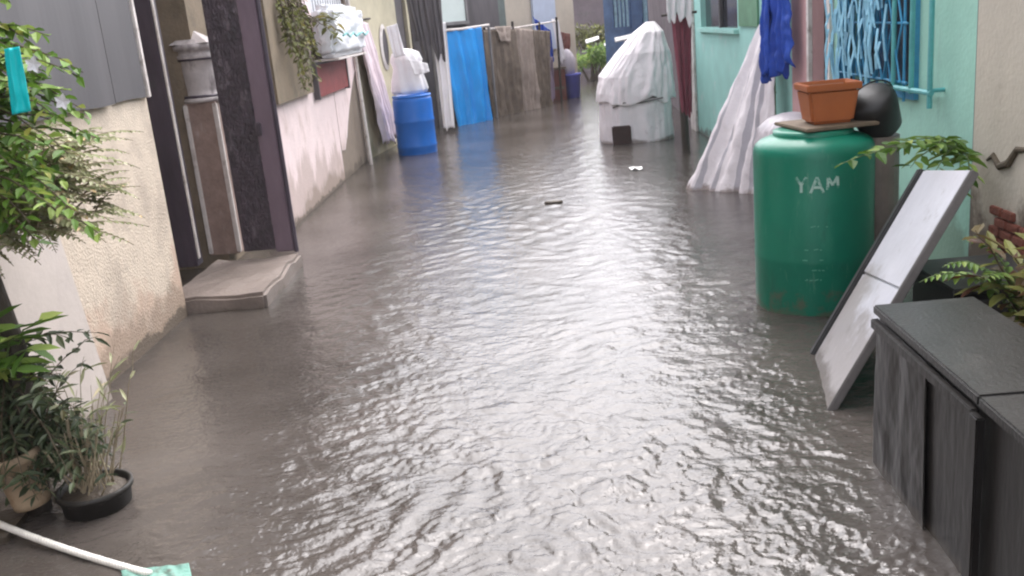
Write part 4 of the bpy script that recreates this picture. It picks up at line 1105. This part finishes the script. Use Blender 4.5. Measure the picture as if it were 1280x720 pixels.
# ------------------------------------------------------------------ leaning panel
g = thing('foam_panel', 'long white foam panel with dark edge strip leaning behind the black bench', 'panel', (1.12, 3.56, 0))
ax = Vector((0.534, 0.079, 0.842)).normalized()
PB = Vector((1.108, 3.602, 0)) - ax * 0.15
PT = Vector((1.604, 3.675, 0.781))
wv = Vector((-0.107, -0.981, 0.16))                   # across the panel, towards the camera side
wv = (wv - ax * wv.dot(ax)).normalized()
nv = wv.cross(ax).normalized()
if nv.z < 0: nv = -nv
LP = (PT - PB).length
def pbox(bm, a0, a1, w0, w1, n0, n1, bev=0.004):
    c_ = PB + ax * (a0 + a1) / 2 + wv * (w0 + w1) / 2 + nv * (n0 + n1) / 2
    rot = Matrix((ax, wv, nv)).transposed()
    box(bm, c_, (a1 - a0, w1 - w0, n1 - n0), rot=rot, bevel=bev)
sp = LP * 0.55
bm = NB(); pbox(bm, sp, LP, -0.275, 0.285, 0, 0.024, 0.006); obj('upper_face', bm, m_foam, g)
bm = NB(); pbox(bm, 0, sp - 0.001, -0.275, 0.285, 0, 0.022, 0.006); obj('lower_face', bm, m_foam, g)
bm = NB(); pbox(bm, 0, LP, -0.325, -0.277, -0.01, 0.038, 0.006); obj('edge_strip', bm, m_strip, g)
bm = NB(); pbox(bm, 0.0, LP, 0.287, 0.306, -0.006, 0.026, 0.004); obj('side_edge', bm, m_edge, g)

g = thing('dark_gap_filler', 'low added black cabinet in the dark gap under the leaning foam panel', 'filler', (1.75, 3.66, -0.3))
bm = NB(); box(bm, (1.74, 3.66, 0.03), (0.40, 0.40, 0.66), 0, 0.008); obj('body', bm, m_black, g)  # black box added to make the recess under the panel dark
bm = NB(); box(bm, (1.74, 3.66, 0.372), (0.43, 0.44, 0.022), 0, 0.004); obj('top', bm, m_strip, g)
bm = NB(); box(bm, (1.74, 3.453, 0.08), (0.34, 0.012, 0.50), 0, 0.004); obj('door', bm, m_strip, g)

# ------------------------------------------------------------------ black bench
g = thing('slab_bench', 'long black bench with dark slab top beside the leaning foam panel', 'bench', (1.15, 2.0, 0))
bm = NB(); hexa(bm, [(1.045, 2.865, -0.3), (1.33, 2.865, -0.3), (1.33, 0.6, -0.3), (0.985, 0.6, -0.3), (1.045, 2.865, 0.505), (1.33, 2.865, 0.505), (1.33, 0.6, 0.505), (0.985, 0.6, 0.505)][0:8])
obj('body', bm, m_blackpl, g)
for (ya, yb, xa, xb) in ((2.135, 2.885, 1.015, 1.03), (1.36, 2.128, 0.995, 1.012), (0.6, 1.353, 0.975, 0.992)):
    bm = NB(); hexa(bm, [(xa, ya, 0.507), (1.345, ya, 0.507), (1.345, yb, 0.507), (xb, yb, 0.507), (xa, ya, 0.537), (1.345, ya, 0.537), (1.345, yb, 0.537), (xb, yb, 0.537)])
    bmesh.ops.bevel(bm, geom=bm.edges[:], offset=0.005, segments=2, affect='EDGES')
    obj('top_slab', bm, m_slab, g)
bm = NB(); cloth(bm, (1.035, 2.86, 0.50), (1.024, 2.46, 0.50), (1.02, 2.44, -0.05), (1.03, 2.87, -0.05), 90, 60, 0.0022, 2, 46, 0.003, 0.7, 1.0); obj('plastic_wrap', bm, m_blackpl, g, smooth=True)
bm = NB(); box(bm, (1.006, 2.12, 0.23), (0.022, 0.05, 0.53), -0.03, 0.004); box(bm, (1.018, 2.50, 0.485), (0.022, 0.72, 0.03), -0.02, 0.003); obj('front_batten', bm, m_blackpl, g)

# planting behind the bench
g = thing('planter_trough', 'dark planting trough behind the black bench along the stained wall', 'trough', (1.65, 2.9, 0))
bm = NB(); box(bm, (1.66, 2.65, 0.02), (0.56, 1.1, 0.64), 0, 0.01); obj('body', bm, m_strip, g)
bm = NB(); box(bm, (1.66, 2.65, 0.345), (0.52, 1.05, 0.02)); obj('soil', bm, m_soil, g)
g = thing('croton_plant', 'bushy plant with yellow green and reddish leaves behind the black bench', 'plant', (1.6, 2.85, 0.35))
rnd = random.Random(55)
bl, bs = NB(), NB()
for i in range(20):
    e = (1.56 + rnd.uniform(-0.20, 0.28), 2.85 + rnd.uniform(-0.35, 0.25), 0.52 + rnd.uniform(0.0, 0.24))
    shoot(bl, bs, (1.62 + rnd.uniform(-.06, .06), 2.85 + rnd.uniform(-.1, .1), 0.35), e, 0.05, 12, 0.12, 0.04, rnd, 0.006)
obj('foliage', bl, lf_red, g); obj('stem', bs, m_stem, g)
g = thing('fern', 'light green fern fronds spilling over the far end of the black bench', 'fern', (1.5, 3.1, 0.35))
rnd = random.Random(56)
bl, bs = NB(), NB()
for e in ((1.30, 3.02, 0.60), (1.38, 2.90, 0.575), (1.26, 3.10, 0.53), (1.48, 2.80, 0.60), (1.42, 3.12, 0.66), (1.62, 2.72, 0.62)):
    frond(bl, bs, (1.58, 3.0, 0.36), e, 0.10, 15, 0.07, 0.026, rnd)
obj('foliage', bl, lf_bright, g); obj('stem', bs, m_bamboo, g)
# sprig growing from the wall above the drum
g = thing('wall_plant', 'leafy green sprig reaching from the mint wall across the green drum', 'plant', (1.9, 4.3, 0.75))
rnd = random.Random(57)
bl, bs = NB(), NB()
for (e, sg) in (((1.34, 4.20, 0.755), 0.05), ((1.44, 4.15, 0.80), 0.05), ((1.55, 4.12, 0.82), 0.05), ((1.62, 4.1, 0.74), 0.06), ((1.70, 4.05, 0.70), 0.06), ((1.78, 4.0, 0.60), 0.06), ((1.82, 3.98, 0.66), 0.05), ((1.72, 4.1, 0.82), 0.04)):
    shoot(bl, bs, (1.93, 4.30, 0.75), e, sg, 16, 0.085, 0.042, rnd, 0.006)
obj('foliage', bl, lf_bright, g); obj('stem', bs, m_bamboo, g)

# ------------------------------------------------------------------ near left: plants, pots, rope
g = thing('leaning_board', 'smooth pale board propped on the cream wall behind the plants', 'board', (-2.0, 3.8, 0))
bm = NB(); hexa(bm, [(-2.05, 3.55, -0.3), (-2.02, 3.55, -0.3), (-1.99, 4.08, -0.3), (-2.05, 4.08, -0.3), (-2.09, 3.45, 0.90), (-2.06, 3.45, 0.90), (-2.06, 3.99, 0.90), (-2.09, 3.99, 0.90)])
obj('board', bm, mat('pale_painted_board', (0.56, 0.50, 0.46), 0.6, 0.08, 5, 0.15, 40, stains=[((0.25, 0.21, 0.17), 4, 0.62, 0.7, (1, 1, 1), (0, .35))]), g)
bm = NB(); box(bm, (-2.072, 3.72, 0.912), (0.05, 0.58, 0.022), 0, 0.003); obj('top_batten', bm, m_board, g)

g = thing('small_tree', 'dark thin trunked tree at the left edge with bright leaves and white flowers', 'tree', (-1.80, 3.0, 0))
rnd = random.Random(61)
bm = NB(); tube(bm, [(-1.86, 3.0, -0.3), (-1.80, 3.0, 0.3), (-1.77, 3.0, 0.6), (-1.80, 2.98, 1.0), (-1.82, 2.96, 1.4), (-1.84, 2.95, 1.9)], [0.05, 0.042, 0.035, 0.028, 0.024, 0.018], 10)
obj('trunk', bm, m_trunk, g, smooth=True)
bl, bs = NB(), NB()
for i in range(105):
    z0 = rnd.uniform(1.15, 1.75)
    e = (rnd.uniform(-1.72, -1.32), rnd.uniform(2.65, 3.15), z0 + rnd.uniform(-0.22, 0.16))
    if e[0] > -1.45 and e[2] > 1.52: e = (e[0] - 0.18, e[1], e[2])
    shoot(bl, bs, (-1.82, 2.97, z0), e, 0.05, 24, 0.058, 0.030, rnd, 0.006)
for i in range(8):
    shoot(bl, bs, (-1.84, 2.95, 1.7), (rnd.uniform(-1.9, -1.6), rnd.uniform(2.7, 3.0), rnd.uniform(1.55, 1.95)), 0.03, 22, 0.06, 0.032, rnd, 0.006)
obj('foliage', bl, lf_bright, g); obj('twigs', bs, m_stem, g)
for p_ in ((-1.47, 2.72, 1.60), (-1.33, 2.78, 1.39), (-1.36, 2.72, 1.50), (-1.62, 2.6, 1.28)):
    fb = NB()
    for k in range(5):
        a = 2 * PI * k / 5
        leaf(fb, Vector(p_), Vector((math.cos(a), -0.4, math.sin(a))), Vector((0, -1, 0)), 0.026, 0.020)
    obj('flower', fb, m_petal, g)
g = thing('feathery_bush', 'pale feathery bush spreading over the cream wall below the flowering tree', 'bush', (-1.9, 3.3, 0))
rnd = random.Random(62)
bl, bs = NB(), NB()
for i in range(260):
    p0 = Vector((-1.93 + rnd.uniform(-.08, .30), rnd.uniform(3.0, 3.5), rnd.uniform(0.92, 1.22)))
    e = p0 + Vector((rnd.uniform(-.05, .28), rnd.uniform(-.1, .25), rnd.uniform(-.12, .10)))
    e.x = min(e.x, -1.40)
    frond(bl, bs, p0, e, 0.03, 12, 0.042, 0.024, rnd)
tube(bs, [(-1.95, 3.2, -0.3), (-1.96, 3.2, 0.6), (-1.93, 3.2, 1.0)], [0.022, 0.018, 0.014], 7)
obj('foliage', bl, lf_pale, g); obj('stem', bs, m_drystem, g)
bm = NB(); cloth(bm, (-1.318, 2.50, 1.545), (-1.282, 2.51, 1.548), (-1.283, 2.50, 1.385), (-1.332, 2.49, 1.38), 10, 24, 0.008, 1.5, 63, 0.004, 0.6, 0.6)
tag(obj('plastic_ribbon', bm, m_cyan, loc=(-1.32, 2.5, 1.36), smooth=True), 'bright cyan plastic strip hanging in the flowering tree', 'ribbon')

g = thing('leafy_shrub', 'dark green shrub growing at the water edge around the tree trunk', 'shrub', (-1.85, 3.0, 0))
rnd = random.Random(64)
bl, bs = NB(), NB()
for i in range(95):
    e = (rnd.uniform(-2.0, -1.56), rnd.uniform(2.8, 3.25), 0.10 + 0.55 * rnd.random() ** 1.2)
    shoot(bl, bs, (-1.86 + rnd.uniform(-.05, .05), 3.02, 0.05 + 0.5 * rnd.random()), e, 0.05, 16, 0.07, 0.022, rnd, 0.004)
obj('foliage', bl, lf_dark, g); obj('stem', bs, m_stem, g)
g = thing('broadleaf_plant', 'bright broad leaved plant left of the pale board, above the dark shrub', 'plant', (-1.85, 3.0, 0.3))
rnd = random.Random(65)
bl, bs = NB(), NB()
for e in ((-1.63, 2.95, 0.70), (-1.70, 2.9, 0.66), (-1.78, 2.9, 0.72), (-1.66, 2.92, 0.60), (-1.86, 2.9, 0.66), (-1.72, 2.85, 0.55), (-1.9, 2.85, 0.58)):
    shoot(bl, bs, (-1.84, 3.0, 0.45), e, 0.06, 7, 0.13, 0.055, rnd, 0.006)
obj('foliage', bl, lf_bright, g); obj('stem', bs, m_bamboo, g)
g = thing('grassy_weed', 'sparse grey green weed with thin blades in front of the pale board', 'weed', (-1.72, 3.25, 0))
rnd = random.Random(66)
bl, bs = NB(), NB()
for i in range(20):
    a = rnd.uniform(-0.9, 1.1)
    L_ = rnd.uniform(0.15, 0.55)
    p0 = (-1.72 + rnd.uniform(-.08, .08), 3.2 + rnd.uniform(-.08, .08), -0.02)
    e = (p0[0] + L_ * 0.5 * math.sin(a), p0[1] + rnd.uniform(-.1, .1), L_)
    shoot(bl, bs, p0, e, 0.03, 5, 0.10, 0.014, rnd, 0.003, 0.5)
obj('foliage', bl, lf_pale, g); obj('stem', bs, m_drystem, g)

m_tub = mat('grimy_black_tub', (0.022, 0.020, 0.017), 0.55, 0.4, 8, 0.3, 30, stains=[((0.10, 0.08, 0.06), 7, 0.56, 0.7)])
# black tub with dry stems
g = thing('black_tub', 'low black tub of soil and dry stems standing in the water', 'tub', (-1.62, 3.0, -0.15))
bm = NB(); lathe(bm, (-1.615, 3.0, -0.145), [(0.001, 0), (0.095, 0), (0.118, 0.20), (0.128, 0.205), (0.128, 0.222), (0.116, 0.222), (0.112, 0.19)], 48, closed=(False, False)); obj('body', bm, m_tub, g, smooth=True)
bm = NB(); lathe(bm, (-1.615, 3.0, 0.05), [(0.116, 0.0), (0.1, 0.012), (0.06, 0.022), (0.001, 0.028)], 32, closed=(True, False), wob=lambda a, z: 0.1 * noise.noise(Vector((5 * math.cos(a), 5 * math.sin(a), 50 * z)))); obj('soil', bm, m_soil, g)
bs = NB(); bl = NB()
rnd = random.Random(67)
for i in range(34):
    a = rnd.uniform(0, 6.28); r_ = rnd.uniform(0, 0.07)
    p0 = Vector((-1.615 + r_ * math.cos(a), 3.0 + r_ * math.sin(a), 0.055))
    e = p0 + Vector((rnd.uniform(-.10, .10), rnd.uniform(-.08, .08), rnd.uniform(0.08, 0.30)))
    mid = p0.lerp(e, 0.5) + rvec(rnd) * 0.02
    tube(bs, [p0, mid, e], [0.004, 0.003, 0.0015], 5)
    if i % 2 == 0: shoot(bl, bs, mid, e + rvec(rnd) * 0.05, 0.01, 4, 0.05, 0.016, rnd, 0.002)
tube(bs, [(-1.66, 3.0, 0.07), (-1.665, 3.0, 0.20), (-1.65, 2.99, 0.33)], [0.010, 0.008, 0.005], 7)
for k in range(14): leaf(bl, Vector((-1.60, 3.0, 0.27)) + rvec(rnd) * 0.045, rvec(rnd), Vector((0, 0, 1)), 0.055, 0.022)
obj('dry_stems', bs, m_drystem, g); obj('leaves', bl, lf_dark, g)
# clay pot on its ledge
g = thing('clay_pot', 'tan clay pot tilted on the low kerb at the left edge', 'pot', (-1.88, 2.95, 0.05))
bm = NB(); lathe(bm, (0, 0, 0), [(0.001, 0), (0.060, 0.0), (0.062, 0.02), (0.072, 0.16), (0.084, 0.165), (0.085, 0.195), (0.074, 0.196), (0.068, 0.16), (0.001, 0.15)], 40, closed=(False, False))
bmesh.ops.transform(bm, matrix=Matrix.Translation((-1.80, 2.93, 0.06)) @ Matrix.Rotation(R(-8), 4, 'Y'), verts=bm.verts)
obj('body', bm, m_clay, g, smooth=True)
bm = NB(); lathe(bm, (-1.825, 2.93, 0.195), [(0.068, 0.0), (0.04, 0.012), (0.001, 0.016)], 24, closed=(True, False)); obj('soil', bm, m_soil, g)
bm = NB(); box(bm, (-2.0, 2.86, -0.11), (0.42, 0.30, 0.26), 0.15, 0.04)
for v in bm.verts: v.co += Vector((noise.noise(v.co * 7), noise.noise(v.co * 7 + Vector((3, 0, 0))), noise.noise(v.co * 9))) * 0.012
tag(obj('kerb_stone', bm, m_soil, loc=(-2.0, 2.86, 0)), 'mossy brown kerb stone under the tan clay pot', 'kerb')

# rope and frayed cloth
g = thing('rope', 'white twisted rope stretched low over the water at the lower left', 'rope', (-1.6, 2.7, 0.02))
A, B = Vector((-2.10, 2.96, 0.07)), Vector((-1.24, 2.50, 0.012))
d = (B - A).normalized(); s1 = d.cross(Vector((0, 0, 1))).normalized(); s2 = d.cross(s1)
for k in range(3):
    pts = []
    for i in range(161):
        t = i / 160
        p = A.lerp(B, t); p.z -= 0.02 * 4 * t * (1 - t)
        a = t * 2 * PI * 24 + 2 * PI * k / 3
        pts.append(p + (s1 * math.cos(a) + s2 * math.sin(a)) * 0.0052)
    bm = NB(); tube(bm, pts, 0.0072, 8); obj('strand', bm, m_rope, g, smooth=True)
bm = NB()
cloth(bm, (-1.34, 2.53, 0.012), (-1.14, 2.55, 0.008), (-1.08, 2.42, -0.002), (-1.27, 2.40, 0.004), 60, 36, 0.004, 3, 71, 0.002, 0.9, 0.8, 0.6)
tag(obj('frayed_cloth', bm, m_tealcloth, loc=(-1.25, 2.52, 0), smooth=True), 'frayed pale teal cloth floating at the end of the white rope', 'cloth')

# floating litter
bm = NB(); cloth(bm, (0.93, 9.27, 0.016), (1.06, 9.25, 0.02), (1.05, 9.12, 0.014), (0.94, 9.14, 0.014), 10, 10, 0.012, 1, 75, 0.004)
tag(obj('floating_scrap', bm, m_paper, loc=(1.0, 9.2, 0.0), smooth=True), 'white plastic scrap floating in front of the covered cart', 'scrap')
bm = NB(); lathe(bm, (0.15, 7.85, 0.0), [(0.03, -0.01), (0.065, 0.005), (0.06, 0.018), (0.03, 0.026), (0.001, 0.028)], 20, 1.2, 0.7, wob=lambda a, z: 0.25 * noise.noise(Vector((3 * math.cos(a), 3 * math.sin(a), 9 * z))))
tag(obj('floating_leaf', bm, m_debris, loc=(0.15, 7.85, 0.0), smooth=True), 'dark leaf clump floating in the middle of the alley', 'debris')
